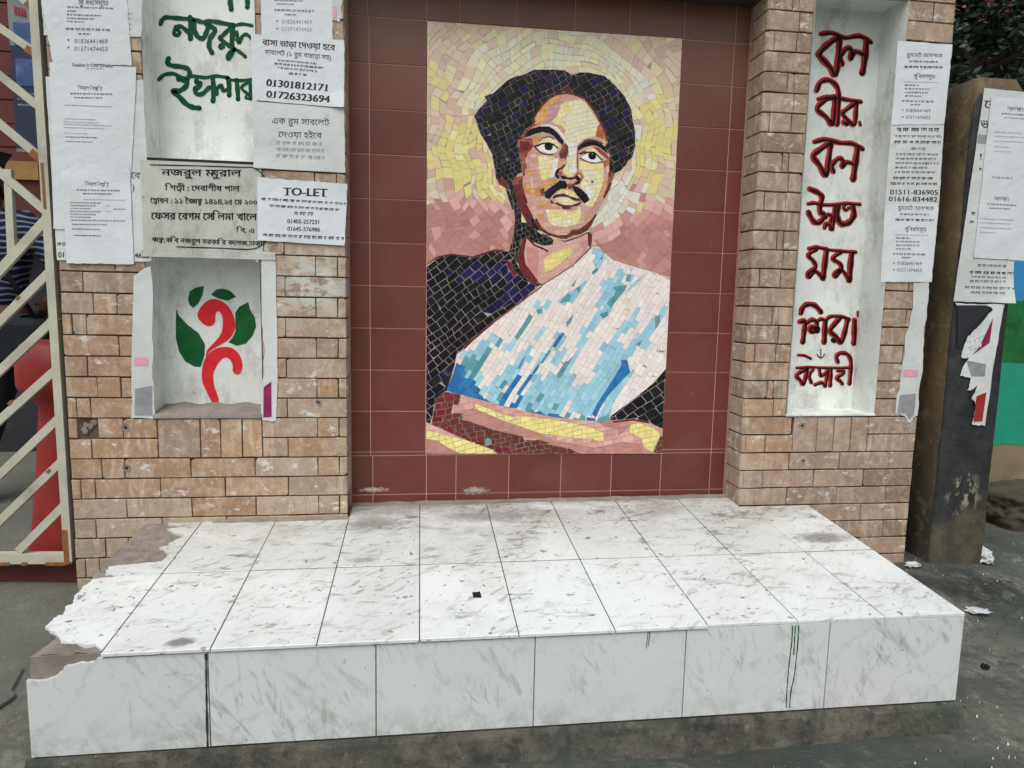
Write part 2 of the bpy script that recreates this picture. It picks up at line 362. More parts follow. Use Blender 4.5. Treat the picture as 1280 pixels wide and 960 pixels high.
def mat_ground():
    t = NT('ground_surface')
    col = t.mix(t.ramp(t.noise(1.6, 6, .65), .38, .64), shade((70,77,72)), shade((108,110,100)))
    col = t.mix(t.ramp(t.noise(4.2, 9, .78, stretch=(.6,1,1)), .47, .60, 0, .75), col, shade((60,66,64)))
    col = t.mix(t.ramp(t.noise(22, 8, .8), .52, .64, 0, .5), col, shade((66,68,64)))
    col = t.mix(t.ramp(t.noise(8, 6, .7), .60, .68, 0, .45), col, shade((134,132,120)))
    x = t.n('ShaderNodeSeparateXYZ'); t.l(t.pos, x.inputs[0])
    left = t.ramp(x.outputs['X'], -1.3, -1.7); col = t.mix(t.mul(left, .55), col, shade((128,128,118)))
    wet = t.blob((1.62, -.22, -.3), (.28, .12, .3), .9, 1.0, 12); col = t.mix(t.mul(wet, .8), col, shade((34,36,38)))
    col = t.mix(t.ramp(t.noise(90, 4, .6), .70, .74, 0, .7), col, shade((150,146,134)))
    col = t.mix(t.ramp(t.noise(130, 4, .6), .68, .72, 0, .7), col, shade((36,36,36)))
    col = t.mix(t.mul(t.ramp(t.noise(3.1, 6, .7, dist=.8), .52, .66), t.ramp(t.noise(28, 6, .8), .42, .62)), col, shade((146,146,134)))
    col = t.mix(t.ramp(t.noise(2.3, 5, .7, dist=.5), .56, .66, 0, .45), col, shade((92,86,70)))
    h = t.mul(t.noise(60, 7, .75), 1.0); t.bump(h, 1.0, .012)
    rg = t.ramp(t.noise(2, 5, .6), .35, .65, .45, .85)
    return t.done(col, rg, .4)
M['ground'] = mat_ground()
def mat_mosaic():
    t = NT('glazed_tesserae'); a = t.n('ShaderNodeAttribute'); a.attribute_name = 'Col'
    col = t.mix(t.ramp(t.noise(14, 6, .7), .55, .75, 0, .22), a.outputs['Color'], lin((120,110,100)))
    t.bump(t.noise(150, 3, .5), .1, .0006)
    return t.done(col, .45, .16)
M['mosaic'] = mat_mosaic()
# ------------------------------------------------------------------ the mosaic portrait (drawn as colour regions, laid in cut tesserae)
CR = {'A': (640,110,9.6), 'B': (710,110,9.6), 'C': (640,200,9.6), 'D': (700,200,9.6), 'E': (590,80,7.385), 'F': (610,200,6), 'G': (550,340,5.05),
      'H': (690,300,5.05), 'I': (530,480,8), 'J': (680,480,8), 'K': (600,420,5.333), 'L': (530,20,5.333), 'M': (680,20,5.333), 'O': (530,180,6),
      'P': (530,320,3.692), 'Q': (680,270,6), 'R': (680,420,6), 'X': (0,0,1)}
def T(c, s):
    ox, oy, k = CR[c]; n = list(map(float, s.replace(',', ' ').split())); return [(ox+n[i]/k, oy+n[i+1]/k) for i in range(0, len(n), 2)]
# colour mixes: (r,g,b,weight)
MX = {
 'mauve': [(204,182,158,8),(198,172,154,5),(208,190,166,5),(210,202,156,3),(206,202,168,1.5)], 'mauvey': [(200,176,158,5),(210,196,140,3),(208,186,164,3)],
 'cream': [(208,202,170,6),(204,206,182,4),(212,208,166,3),(206,190,164,2.5)], 'yellow': [(212,200,134,9),(208,196,130,5),(204,172,156,2.2),(214,208,160,1.6),(206,188,150,1)],
 'yelpink': [(210,198,124,4),(206,166,156,4),(198,152,144,2)], 'pinkl': [(208,164,154,5),(190,138,130,3),(198,150,140,3)],
 'rose': [(178,128,120,9),(172,120,114,5),(196,148,140,1)], 'white': [(212,212,200,7),(206,204,192,4),(210,188,172,2),(212,204,140,1)],
 'whiter': [(212,212,204,4),(206,172,162,4),(206,200,140,1.5),(184,134,126,2)],
 'hair': [(30,32,32,9),(40,40,40,5),(34,32,72,3),(44,44,42,3)], 'hairnavy': [(36,34,84,5),(32,32,40,4)], 'hairred': [(104,48,62,3),(58,40,70,4),(40,36,60,3)],
 'dark': [(28,30,30,6),(34,34,36,3)], 'torso': [(26,26,32,8),(32,32,36,4),(34,30,70,.6)], 'navy': [(44,38,92,6),(36,32,74,3),(28,28,34,2)],
 'navym': [(42,36,84,3),(36,30,44,2)],
 'face': [(200,156,140,5),(194,148,136,3),(210,170,148,3)], 'mar': [(128,48,56,5),(114,46,48,4)], 'brm': [(142,76,62,5),(126,62,54,3),(158,94,76,3)],
 'brown': [(112,56,48,4),(124,64,54,3)], 'orange': [(204,150,88,5),(196,140,82,3),(208,162,108,3)], 'obrown': [(180,110,66,4),(160,90,60,3)],
 'mauvef': [(180,146,142,4),(190,156,148,3)], 'fyel': [(222,210,154,5),(218,204,142,4),(226,216,174,3)], 'fcream': [(216,210,176,5),(212,208,186,4),(220,212,166,2)],
 'fwhite': [(220,220,210,5),(212,212,206,3)], 'blk': [(26,26,30,1)], 'dkbr': [(58,32,34,1)], 'eyew': [(226,226,222,1)], 'hl': [(236,236,236,1)],
 'browt': [(110,64,64,1)], 'mole': [(90,86,84,1)], 'lipc': [(224,206,150,3),(214,196,140,2)], 'lipl': [(216,206,168,1)], 'lipb': [(96,48,44,1)],
 'necky': [(224,208,138,3),(216,202,126,2)], 'neckp': [(206,164,152,4),(200,156,146,3)], 'neckr': [(196,138,130,1)],
 'shw': [(224,216,210,8),(218,212,208,5),(222,208,200,3)], 'lb': [(146,192,208,6),(156,198,212,4),(138,184,202,3)], 'teal': [(92,150,158,4),(82,138,150,2)],
 'blue': [(44,118,172,4),(36,104,158,3)], 'greyt': [(120,144,146,1)],
 'arm': [(208,158,148,4),(214,168,156,3),(200,148,138,2)], 'armr': [(186,132,122,4),(178,124,116,3)], 'army': [(226,212,138,5),(220,204,128,3)],
 'armb': [(112,58,52,4),(120,64,56,3)], 'armm': [(136,44,56,4),(124,42,50,3)],
}
# group: (spacing px, angle deg, stretch)
GR = {'bg': (10.2, None, 1.0), 'hair': (8.6, 28, 1.12), 'dark': (6.0, 20, 1.0), 'torso': (9.6, 38, 1.2), 'face': (5.6, 12, 1.0), 'fine': (4.6, 8, 1.0),
      'sh': (6.6, 58, 1.5), 'arm': (8.0, 12, 1.25), 'blkr': (11, 36, 1.1), 'micro': (4.2, 10, 1)}
RG = []   # (kind, points/width, mix, group, bbox)
def pg(c, mix, grp, s):
    p = T(c, s); xs = [q[0] for q in p]; ys = [q[1] for q in p]; RG.append((p, mix, grp, (min(xs), min(ys), max(xs), max(ys))))
def sk(c, mix, w, s, grp='fine'):       # a stroke of width w as an outline
    p = T(c, s); L, R = [], []
    for i, q in enumerate(p):
        a = p[max(0, i-1)]; b = p[min(len(p)-1, i+1)]; D = math.hypot(b[0]-a[0], b[1]-a[1]); nx, ny = -(b[1]-a[1])/D*w/2, (b[0]-a[0])/D*w/2
        L.append((q[0]+nx, q[1]+ny)); R.append((q[0]-nx, q[1]-ny))
    p = L+R[::-1]; xs = [q[0] for q in p]; ys = [q[1] for q in p]; RG.append((p, mix, grp, (min(xs), min(ys), max(xs), max(ys))))
# background
pg('X','mauve','bg','520,15 870,15 870,600 520,600')
pg('X','cream','bg','580,80 610,52 660,42 740,48 780,66 806,100 815,150 790,150 570,140')
pg('L','mauvey','bg','0,210 130,220 140,420 220,440 240,640 180,700 140,620 0,600')
pg('L','cream','bg','270,420 380,340 400,230 560,190 690,180 700,110 853,90 1000,110 1050,160 1000,300 853,400 640,400 400,560 330,650 280,560')
pg('M','cream','bg','0,90 140,110 200,150 330,140 390,150 390,210 530,230 560,280 640,330 600,400 660,430 700,500 660,600 600,640 500,560 300,400 0,400')
pg('M','white','bg','600,440 640,390 700,440 760,500 770,560 700,640 660,600 690,540')
pg('M','white','bg','570,720 660,730 680,780 650,960 560,960')
pg('L','yellow','bg','180,640 340,640 480,960 20,960 80,860 110,780 170,700')
pg('O','yellow','bg','80,0 560,0 620,340 600,450 520,400 400,380 260,290 200,240 90,240 20,120 100,60')
pg('O','yelpink','bg','20,180 130,170 180,260 280,290 380,330 380,400 180,400 120,300 20,230')
pg('O','pinkl','bg','300,370 400,380 520,400 600,450 680,340 690,560 680,640 640,620 560,620 500,560 420,540 340,600 300,480 180,480 220,420')
pg('M','yellow','bg','600,640 680,600 740,580 830,470 850,500 800,600 850,760 900,670 940,680 900,760 850,820 840,900 870,960 620,960 620,820 700,760 660,700')
pg('D','yellow','bg','830,0 1150,0 1180,60 1150,320 1100,640 1000,520 1040,300 900,200 700,160 790,70')
pg('D','white','bg','660,160 880,160 880,300 830,440 820,560 830,700 690,720 640,860 520,900 370,830 380,760 560,480')
pg('D','whiter','bg','860,170 1000,180 1060,350 1150,420 1120,620 1000,640 860,700 700,760 640,960 370,960 370,830 520,900 640,860 690,720 830,700 830,440')
pg('X','pinkl','bg','738,286 770,276 800,262 838,244 860,250 860,300 800,296 770,306 740,308')
pg('O','rose','bg','-20,440 180,450 300,500 420,545 560,480 620,620 680,600 660,800 620,800 520,800 380,850 200,830 60,870 -20,960')
pg('Q','rose','bg','560,80 700,60 820,30 1000,60 1000,480 850,430 640,370 520,330 440,270 380,190 560,200')
# hair, ear, dark side of the neck
pg('X','hair','hair','605.6,120.6 617,116.6 634.7,100.3 642,97 655,93.5 665.8,87.9 676.7,87.4 693,87.4 706.5,88.4 712.5,92.9 715.6,94 725,90.9 736.3,91.3 755,95 768,106.3 779.4,119.4 788.8,136.3 790.6,151.3 794,166.3 793.4,181.3 789.7,192.5 782.5,206 775,213.5 768.8,216.7 765.6,224 762.5,228 700,262 640,262 627,222 617.8,210 615,192.5 609,181.6 600.8,168 596.8,157.2 592.7,145 599.5,135.5 608.3,126')
pg('E','hairnavy','hair','20,480 70,410 150,350 90,500 120,640 180,700 230,780 185,830 140,750 80,650 50,570')
pg('E','hairnavy','hair','200,270 385,125 520,110 520,150 400,200 330,170 240,280')
pg('E','hairnavy','hair','480,240 590,200 600,240 500,280')
pg('E','hairnavy','hair','220,420 330,390 330,440 240,470')
pg('E','hairred','hair','480,100 560,58 580,100 650,100 720,140 760,60 860,62 915,110 910,200 940,280 820,270 760,270 740,160 640,150 560,160')
pg('B','hairnavy','hair','480,60 560,0 650,80 740,230 770,340 720,330 640,140 540,60')
pg('B','hairnavy','hair','320,230 380,220 400,320 350,310')
pg('B','hairnavy','hair','740,510 800,520 805,700 760,860 700,840 770,740')
pg('F','dark','dark','60,140 40,0 250,0 250,580 430,570 460,620 450,640 400,645 300,600 230,700 215,780 300,880 290,900 220,880 160,810 135,740 165,660 195,540 200,430 185,300 160,230')
pg('O','mar','dark','545,260 590,255 640,320 640,345 590,320 555,290')
pg('X','mar','dark','622,225 628,223 634,230 637,238 632,235 624,231')
# neck
pg('F','neckp','face','250,580 300,600 400,640 480,600 620,590 745,540 770,560 765,660 640,790 520,870 400,945 350,920 300,860 250,780 235,700')
pg('F','neckr','face','290,650 380,680 370,900 340,880 300,800')
pg('F','necky','face','415,740 470,700 560,670 620,655 635,690 560,760 480,820 420,850')
pg('F','neckr','face','690,620 745,600 735,680 650,760 720,680')
pg('F','mar','face','255,590 290,580 270,700 280,780 340,860 400,945 370,945 320,920 280,860 250,790 205,760 230,700')
sk('F','mar',2.4,'300,590 350,640 420,670 450,688')
sk('F','mar',2.0,'400,945 520,870 640,790 765,665 775,560 760,545')
pg('F','mar','face','745,540 775,550 768,660 750,640')
pg('F','dark','dark','235,470 330,470 350,520 400,560 450,585 490,600 485,632 440,642 400,640 330,602 300,578 250,600 215,560')
sk('F','mar',2.4,'300,590 350,640 420,670 450,688')
# face
pg('X','face','face','647.3,177.7 650.4,170.4 660.8,159 667,154.8 668.1,149.6 671.3,141.3 677.5,133 685.8,124.6 695.2,119.4 706.7,116.3 719.2,119.4 728.5,123.5 737,131 744.4,142.3 748.5,149.6 753.8,157 757,164 758,172.5 759,177 756,184 762,193.5 761,210 761.5,209 762.5,228 758,240 754,248 752,252 748,262.5 741.7,273 738.5,284.4 734.4,288.5 725,291.7 713.5,297 706.7,297.4 698.3,297 684.8,293.8 675.4,288.5 670,281 666,273 659,262 652.5,252 646,240 642,226 647,218 653,215 653.5,210 652,200 649.4,195.4')
pg('A','brm','face','70,650 100,580 200,470 260,430 310,440 230,480 160,560 150,610 250,600 260,700 200,780 160,850 190,960 120,980 90,820 60,680')
pg('C','brm','face','120,0 190,0 160,110 150,190 130,195')
pg('A','mar','face','90,640 200,650 240,700 180,760 150,740 100,760')
pg('C','brm','face','0,250 60,200 130,195 125,290 30,300')
pg('C','mar','face','10,300 125,290 150,400 190,510 170,520 210,600 250,680 240,720 240,810 190,780 130,670 100,600 60,490 25,370')
pg('C','dark','fine','215,700 260,700 330,850 290,840 240,790')
pg('A','face','face','190,780 260,720 300,790 310,960 180,960 160,860')
pg('C','orange','face','170,150 240,120 260,170 200,200')
pg('C','orange','face','135,285 215,280 225,350 260,355 310,330 330,440 250,420 180,400 150,380')
pg('C','orange','face','370,270 540,230 575,250 400,330 340,350 320,430 270,380 260,350 360,320')
pg('C','orange','face','320,500 450,510 470,550 380,575 330,560')
pg('C','orange','face','300,660 370,650 365,720 320,710')
pg('C','mauvef','face','380,600 420,610 450,690 460,740 380,740 370,680')
pg('A','fyel','face','310,810 500,825 490,1010 430,1090 350,1110 320,960')
pg('A','fwhite','face','490,840 560,840 560,960 510,1070 440,1090 480,960')
# forehead
pg('A','mauvef','face','400,300 450,210 560,150 610,180 580,250 540,330 470,390 430,425 370,430 400,370')
pg('A','orange','face','275,400 300,300 360,220 440,140 530,90 640,80 640,105 580,130 540,175 450,215 400,290 430,345 380,400 320,445')
pg('A','face','face','600,100 740,88 800,135 720,150 600,170 560,160')
pg('A','fyel','face','590,190 640,160 720,145 690,280 640,350 620,400 680,450 690,520 640,510 580,450 520,440 470,400 540,330')
pg('X','fcream','face','715,125 723,124.6 731,128 738,137 744,147 748.5,155 748.5,160 745,171.5 735,172.5 728.8,174.6 723.5,179 721.5,187 720.4,196.5 711,196 713,185 711,176.7 704.6,168.3 707,163 706,155 702,150 707,144 712,139')
pg('B','obrown','face','350,470 380,430 410,450 450,530 460,600 430,615 330,585')
pg('A','fwhite','face','340,450 430,430 540,470 620,560 690,660 760,640 780,780 680,830 650,700 600,590 540,520 460,470 350,465')
sk('A','mar',2.2,'270,425 260,360 300,295 360,210 440,130 530,82 640,62 740,78 830,118')
sk('B','brown',2.2,'110,95 200,130 260,210 320,290 370,380 410,450 450,540 462,640')
# nose
pg('C','fcream','face','640,-40 780,-60 785,120 740,190 680,210 600,150 600,100')
pg('C','fyel','face','640,60 680,50 680,150 740,170 690,205 610,150 610,90')
pg('C','fwhite','face','670,80 765,85 755,150 690,150')
pg('A','brm','fine','560,790 600,700 640,660 672,700 676,790 640,850 580,850')
pg('A','mauvef','fine','575,850 640,850 660,830 650,920 600,1000 565,960')
pg('C','orange','fine','550,20 630,0 610,60 570,100 545,90')
pg('C','dkbr','fine','545,105 590,90 620,55 640,60 600,110 570,120 545,170 575,215 545,225 510,190 520,140')
pg('C','obrown','fine','555,150 590,130 610,160 590,190 560,190')
sk('A','brm',1.3,'790,690 782,850 786,980'); sk('C','brm',1.3,'785,0 788,110')
pg('C','obrown','fine','740,190 785,150 830,165 850,210 830,255 800,225')
pg('C','lipc','fine','780,170 820,185 825,215 800,215')
pg('C','dkbr','fine','570,190 620,188 680,213 740,205 785,178 825,240 812,282 770,300 735,292 780,250 760,222 700,240 650,230 600,235')
pg('C','neckp','fine','620,235 700,242 755,235 740,275 700,300 640,285')
pg('C','brm','fine','650,300 690,280 760,292 735,340 680,350')
# moustache and mouth
pg('C','blk','fine','575,245 640,255 660,300 650,345 580,350 530,380 480,430 450,470 400,455 385,395 430,350 520,290')
pg('C','navy','fine','388,385 540,295 550,325 450,395 395,435')
pg('C','brm','fine','320,365 385,335 390,400 395,440 350,430')
pg('D','blk','fine','160,310 230,335 300,395 335,430 345,480 320,522 280,512 220,450 150,350')
pg('C','lipc','fine','490,425 590,360 660,355 740,385 805,455 770,465 700,445 620,408 540,415')
pg('C','lipb','fine','480,450 520,415 620,402 700,438 800,465 830,490 740,490 650,440 560,442 500,465')
pg('C','lipl','fine','510,465 590,445 680,452 740,490 785,520 700,545 600,535 540,495')
pg('C','lipb','fine','450,480 490,495 500,535 540,510 620,545 720,545 800,512 850,490 800,545 705,568 700,592 610,590 590,560 520,530 470,525')
# right cheek, chin, jaw
pg('D','fcream','face','240,100 300,30 420,60 440,300 430,480 345,560 350,490 330,420 230,320 290,200')
pg('D','fyel','face','420,60 520,50 525,220 490,350 400,560 345,580 370,520 440,400 430,200')
pg('B','fyel','face','130,870 250,900 410,900 430,960 420,1000 130,980')
pg('D','fwhite','face','300,330 380,300 390,430 350,470 310,400')
pg('B','obrown','face','420,880 490,860 495,960 510,1200 455,1130')
pg('D','face','face','525,90 585,60 585,200 560,260 525,250')
pg('D','fyel','face','350,480 430,470 400,570 340,610 250,610 200,570 290,530')
pg('D','orange','face','525,255 585,265 510,430 430,560 370,590 440,480 500,350')
pg('D','brown','face','585,270 625,265 600,340 530,470 515,440')
pg('D','brm','face','578,150 640,150 625,240 600,270 575,260')
pg('D','mauvef','face','350,600 480,480 520,480 460,600 390,660')
pg('C','fyel','face','400,590 580,600 700,615 880,580 900,680 820,760 640,805 480,790 440,740 420,680')
pg('C','fwhite','face','600,720 710,715 700,770 620,780')
pg('C','neckp','face','820,540 960,560 900,640 860,720 800,750 830,640')
pg('D','orange','face','290,680 360,640 375,680 310,725')
pg('C','obrown','face','690,840 770,825 790,850 700,890')
pg('C','brown','fine','290,690 350,800 430,870 550,905 660,900 720,850 790,840 880,780 960,700 1000,640 1015,660 960,770 900,850 820,890 740,905 650,945 560,940 430,905 330,840 265,740')
sk('C','blk',1.4,'360,890 420,915 480,950'); sk('C','dkbr',1.2,'560,965 640,975 740,945 820,915 915,865'); 
sk('F','blk',2.2,'440,625 485,622')
# eyes and brows
pg('A','orange','fine','240,600 330,560 350,610 290,680 250,650')
pg('A','mauvef','fine','340,545 440,535 500,580 515,615 440,588 360,598')
pg('A','blk','fine','150,600 160,550 210,500 320,465 430,465 490,490 560,560 620,640 610,690 560,650 500,580 450,550 370,530 280,550 210,580')
pg('A','fyel','fine','300,690 370,615 450,598 520,628 575,690 560,725 490,680 400,665')
sk('A','dkbr',.9,'330,640 350,608 390,598 440,582 480,598 512,620')
pg('A','eyew','micro','300,712 370,680 450,678 530,710 555,740 530,775 450,792 370,775 320,745')
sk('A','blk',1.7,'265,702 310,690 370,664 450,662 500,682 552,728','micro')
sk('A','dkbr',1.4,'270,708 300,742 340,777 400,797 490,800','micro')
pg('A','blk','micro','385,690 410,668 450,665 485,685 490,710 470,745 435,752 400,740')
pg('A','hl','micro','428,695 448,695 450,714 430,716')
pg('B','browt','fine','130,685 200,630 250,612 340,628 430,668 400,680 300,648 230,648 150,700')
pg('B','blk','fine','110,765 115,705 200,658 280,634 360,655 440,700 480,790 440,765 380,715 320,692 240,702 160,732')
pg('B','lipb','fine','125,785 210,750 200,785 140,805')
pg('B','fyel','fine','210,755 290,715 350,755 420,850 405,860 330,790 280,768')
pg('B','brm','fine','300,708 370,718 450,788 502,850 485,870 400,800 340,742')
pg('B','eyew','micro','150,832 200,800 260,780 340,808 400,882 330,895 250,885 190,860')
sk('B','blk',1.5,'190,790 230,773 310,773 352,808 408,870','micro')
sk('B','dkbr',1.2,'140,842 200,872 270,900 350,905 412,885','micro')
pg('B','blk','micro','240,800 262,776 310,776 335,800 332,840 305,862 268,858 245,835')
pg('B','hl','micro','285,790 303,790 303,808 286,808')
pg('B','brm','fine','102,760 122,765 120,960 102,960')
pg('D','mole','micro','372,250 398,250 398,275 372,275')
# torso
pg('X','torso','torso','520,337 534,333 548,322 563,318.5 590,321 612,313.5 630,313 645,318 636,330 649,345 665,350 678,355 668,362 638,388 611,407 578.8,436.5 572,443 569,455 558,489 546,500 538,528 534,534 520,534')
pg('P','navy','torso','160,80 250,30 380,20 400,90 480,120 540,135 450,190 330,262 290,245 390,150 360,90 170,95')
sk('O','mar',1.6,'30,898 100,848 200,828 380,848 520,798 600,798')
pg('P','mar','face','375,10 400,30 410,60 440,85 410,90 385,50')
pg('P','mar','face','430,0 470,40 510,120 545,130 520,142 480,115 440,60')
# shawl
pg('X','shw','sh','676.7,357.5 696.7,345 716.7,331.7 737.8,311 740,308.3 753.3,315 766.7,325 786.7,331.7 821.7,341.7 831.7,347.5 845,352 845,455 830,463 816.7,478.3 796.7,495 763,520 762.5,526 740,526 680,523 650,516.5 610,502.5 577.5,493 558.5,488 566,470 570.8,443 577.7,438 606,412 640,388')
pg('G','lb','sh','120,520 210,480 320,400 385,380 400,410 330,450 270,520 280,580 240,660 270,700 160,680 150,600 130,560')
pg('G','teal','sh','140,560 200,520 210,560 260,570 240,640 200,650 150,600')
pg('G','teal','sh','320,480 410,410 400,430 330,490 270,560 260,540')
pg('G','blue','sh','120,560 150,640 170,690 260,720 260,760 310,790 300,830 40,748 80,650 105,565')
pg('G','lb','sh','155,680 240,630 290,650 240,715')
pg('G','lb','sh','390,360 420,340 445,370 420,400')
pg('G','lb','sh','395,480 440,440 500,370 520,400 440,490')
pg('G','teal','sh','505,330 570,285 580,330 540,345 530,390 500,410 485,380 510,350')
pg('G','lb','sh','600,235 590,205 640,200 650,260 620,270'); pg('G','teal','fine','610,240 640,230 645,255 620,262')
pg('G','lb','sh','655,180 690,170 700,205 670,215')
pg('G','lb','sh','250,750 340,690 420,600 540,490 560,450 590,470 560,560 520,600 490,640 450,690 380,760 360,825 310,825 310,790')
pg('G','teal','sh','370,740 400,680 430,670 440,700 400,740 380,800')
pg('G','teal','fine','550,515 510,600 480,622 520,550')
pg('G','blue','sh','480,650 500,645 495,690 470,700 420,790 410,848 355,838 370,815 395,810 420,720 450,690')
pg('G','lb','sh','560,640 690,470 720,400 740,360 760,370 700,500 640,560 600,650 650,670 680,700 640,820 600,885 500,862 510,800 570,700')
pg('G','blue','sh','545,650 575,620 570,690 510,790 495,862 440,852 450,835 480,830 510,740')
pg('G','blue','fine','580,640 620,580 625,600 590,645')
pg('G','teal','fine','630,580 690,490 700,500 650,572')
pg('G','blue','fine','710,465 745,400 780,368 786,390 720,478')
pg('G','lb','sh','610,380 690,320 680,360 620,450')
pg('G','lb','sh','700,600 770,480 782,510 720,600 700,650 810,640 850,700 810,820 760,905 650,830 680,720')
pg('G','teal','fine','808,560 760,650 735,670 740,640 790,565')
pg('G','teal','sh','720,650 700,700 660,740 640,800 610,850 640,750 680,690')
pg('G','blue','sh','620,880 680,835 690,880 770,890 770,920 600,908 580,890')
pg('G','teal','sh','530,870 570,840 600,860 570,890'); pg('G','teal','sh','650,820 680,810 760,830 740,870 690,850')
pg('K','lb','sh','450,330 560,320 600,350 560,440 552,525 380,505 400,440 440,360')
pg('H','lb','sh','250,50 320,70 335,105 290,170 260,190 250,140 270,100')
pg('H','teal','fine','250,200 290,175 285,200 255,220'); pg('H','teal','fine','295,108 320,108 312,132')
pg('H','lb','sh','240,230 250,240 180,340 140,350 160,390 90,402 30,402 40,380 100,340 170,290')
pg('H','teal','fine','120,292 150,250 140,292'); pg('H','teal','fine','150,310 182,290 170,332'); pg('H','teal','fine','60,380 100,335 125,350 110,385 50,397')
pg('H','lb','sh','310,260 390,250 410,190 440,190 450,280 420,320 370,450 330,500 270,580 220,600 220,640 160,740 150,680 170,600 240,500 320,430 280,400 330,340 300,310')
pg('H','teal','fine','380,300 430,288 475,285 440,340 400,390 370,430 345,400 390,350 400,320')
pg('H','teal','fine','300,470 350,450 350,480 320,497'); pg('H','teal','fine','470,218 498,218 490,262 463,262')
pg('H','lb','sh','490,170 520,180 500,250'); pg('H','lb','fine','600,205 520,290 470,325 500,280')
pg('H','teal','fine','135,465 120,515 90,555 90,520')
pg('H','lb','sh','10,620 60,565 85,610 60,680 20,700')
pg('H','blue','fine','8,662 40,608 76,576 72,600 20,678')
pg('H','lb','sh','525,430 570,400 590,430 540,470 530,510 510,560 460,590 380,660 390,700 360,720 300,725 310,690 400,580 480,500 520,450')
pg('H','lb','sh','700,430 718,440 650,560 590,690 560,690 540,660 470,760 400,860 370,965 240,905 300,800 350,740 440,700 500,640 580,560 640,490')
pg('H','greyt','fine','650,490 680,475 680,530 650,560')
pg('H','lb','sh','490,840 510,850 460,900 410,960 380,960 400,900')
pg('H','lb','sh','130,740 150,740 120,800 60,880 110,940 100,965 -20,965 -20,900 60,830'); pg('H','lb','sh','-10,745 60,700 70,720 20,780 -10,805')
pg('H','teal','fine','135,728 60,862 28,872 60,810')
pg('K','lb','sh','640,320 720,320 760,240 800,130 870,40 960,50 1060,100 960,160 840,360 745,530 610,520 600,470')
pg('K','lb','sh','1000,230 1022,250 960,350 880,470 862,535 780,545 850,420 940,300')
pg('K','blue','fine','980,160 1000,240 940,300 850,400 800,480 772,542 745,522 780,450 840,360 940,200 940,160')
pg('H','teal','fine','528,660 572,628 550,668')
pg('K','teal','sh','555,510 620,530 700,540 700,560 558,550'); pg('K','blue','fine','710,540 770,550 765,566 708,562'); pg('K','teal','sh','790,540 862,530 866,566 778,566')
pg('K','teal','sh','480,445 545,440 540,490 490,480'); pg('K','blue','sh','460,500 545,515 545,542 455,528')
sk('G','mar',2.6,'150,482 210,425 260,382 330,322'); sk('G','mar',1.5,'330,322 400,268 520,180 640,92')
# black corner on the right
pg('X','torso','blkr','845,450 830.5,463 816.7,478.3 796.7,495 763,520 762.3,526 795,524.5 813.3,528.3 828,538 845,545')
# forearm and hand
pg('I','arm','arm','205,72 370,105 640,178 1000,270 1280,326 1280,326 1540,355 1720,370 2090,350 2220,370 2370,440 2600,560 2600,760 -60,760 -60,370 20,380 70,400')
pg('I','armb','arm','205,75 370,115 345,205 290,210 270,290 385,290 385,360 500,380 780,470 990,520 1000,560 1200,560 1280,600 1480,640 1580,680 1580,700 750,700 600,640 400,550 200,460 70,405 110,250 130,140')
pg('I','armm','arm','110,150 205,75 370,110 330,200 250,180 180,180 220,250 200,340 150,430 75,405')
pg('I','armm','arm','150,430 220,390 320,470 440,520 600,560 740,620 920,640 920,690 740,690 400,550 200,460')
pg('I','armr','arm','400,260 500,250 800,370 980,430 1180,510 1280,560 1200,570 1000,525 700,460 390,350')
pg('I','armr','arm','-40,545 130,570 235,632 370,700 -40,700')
pg('I','army','arm','-20,450 130,480 420,560 700,660 730,700 370,700 230,632 130,565 -20,540')
pg('I','army','arm','510,190 680,260 870,320 1000,320 1280,350 1500,390 1690,440 1800,490 1790,580 1660,550 1490,540 1280,505 1180,500 980,430 800,370 660,310 510,250')
pg('J','armr','arm','40,560 250,590 500,640 780,580 980,600 1080,700 370,700 260,645 40,605')
pg('J','armr','arm','520,372 850,380 850,430 740,520 740,460 620,420')
sk('J','armm',2.2,'690,378 890,355 1050,385')
pg('J','army','arm','860,400 950,385 1100,440 1160,500 1150,540 1080,680 1000,640 970,540 850,480')
pg('J','armb','arm','1160,520 1240,540 1240,690 1090,690')
pg('I','greyt','fine','612,560 640,535 675,555 672,600 640,615 615,595')

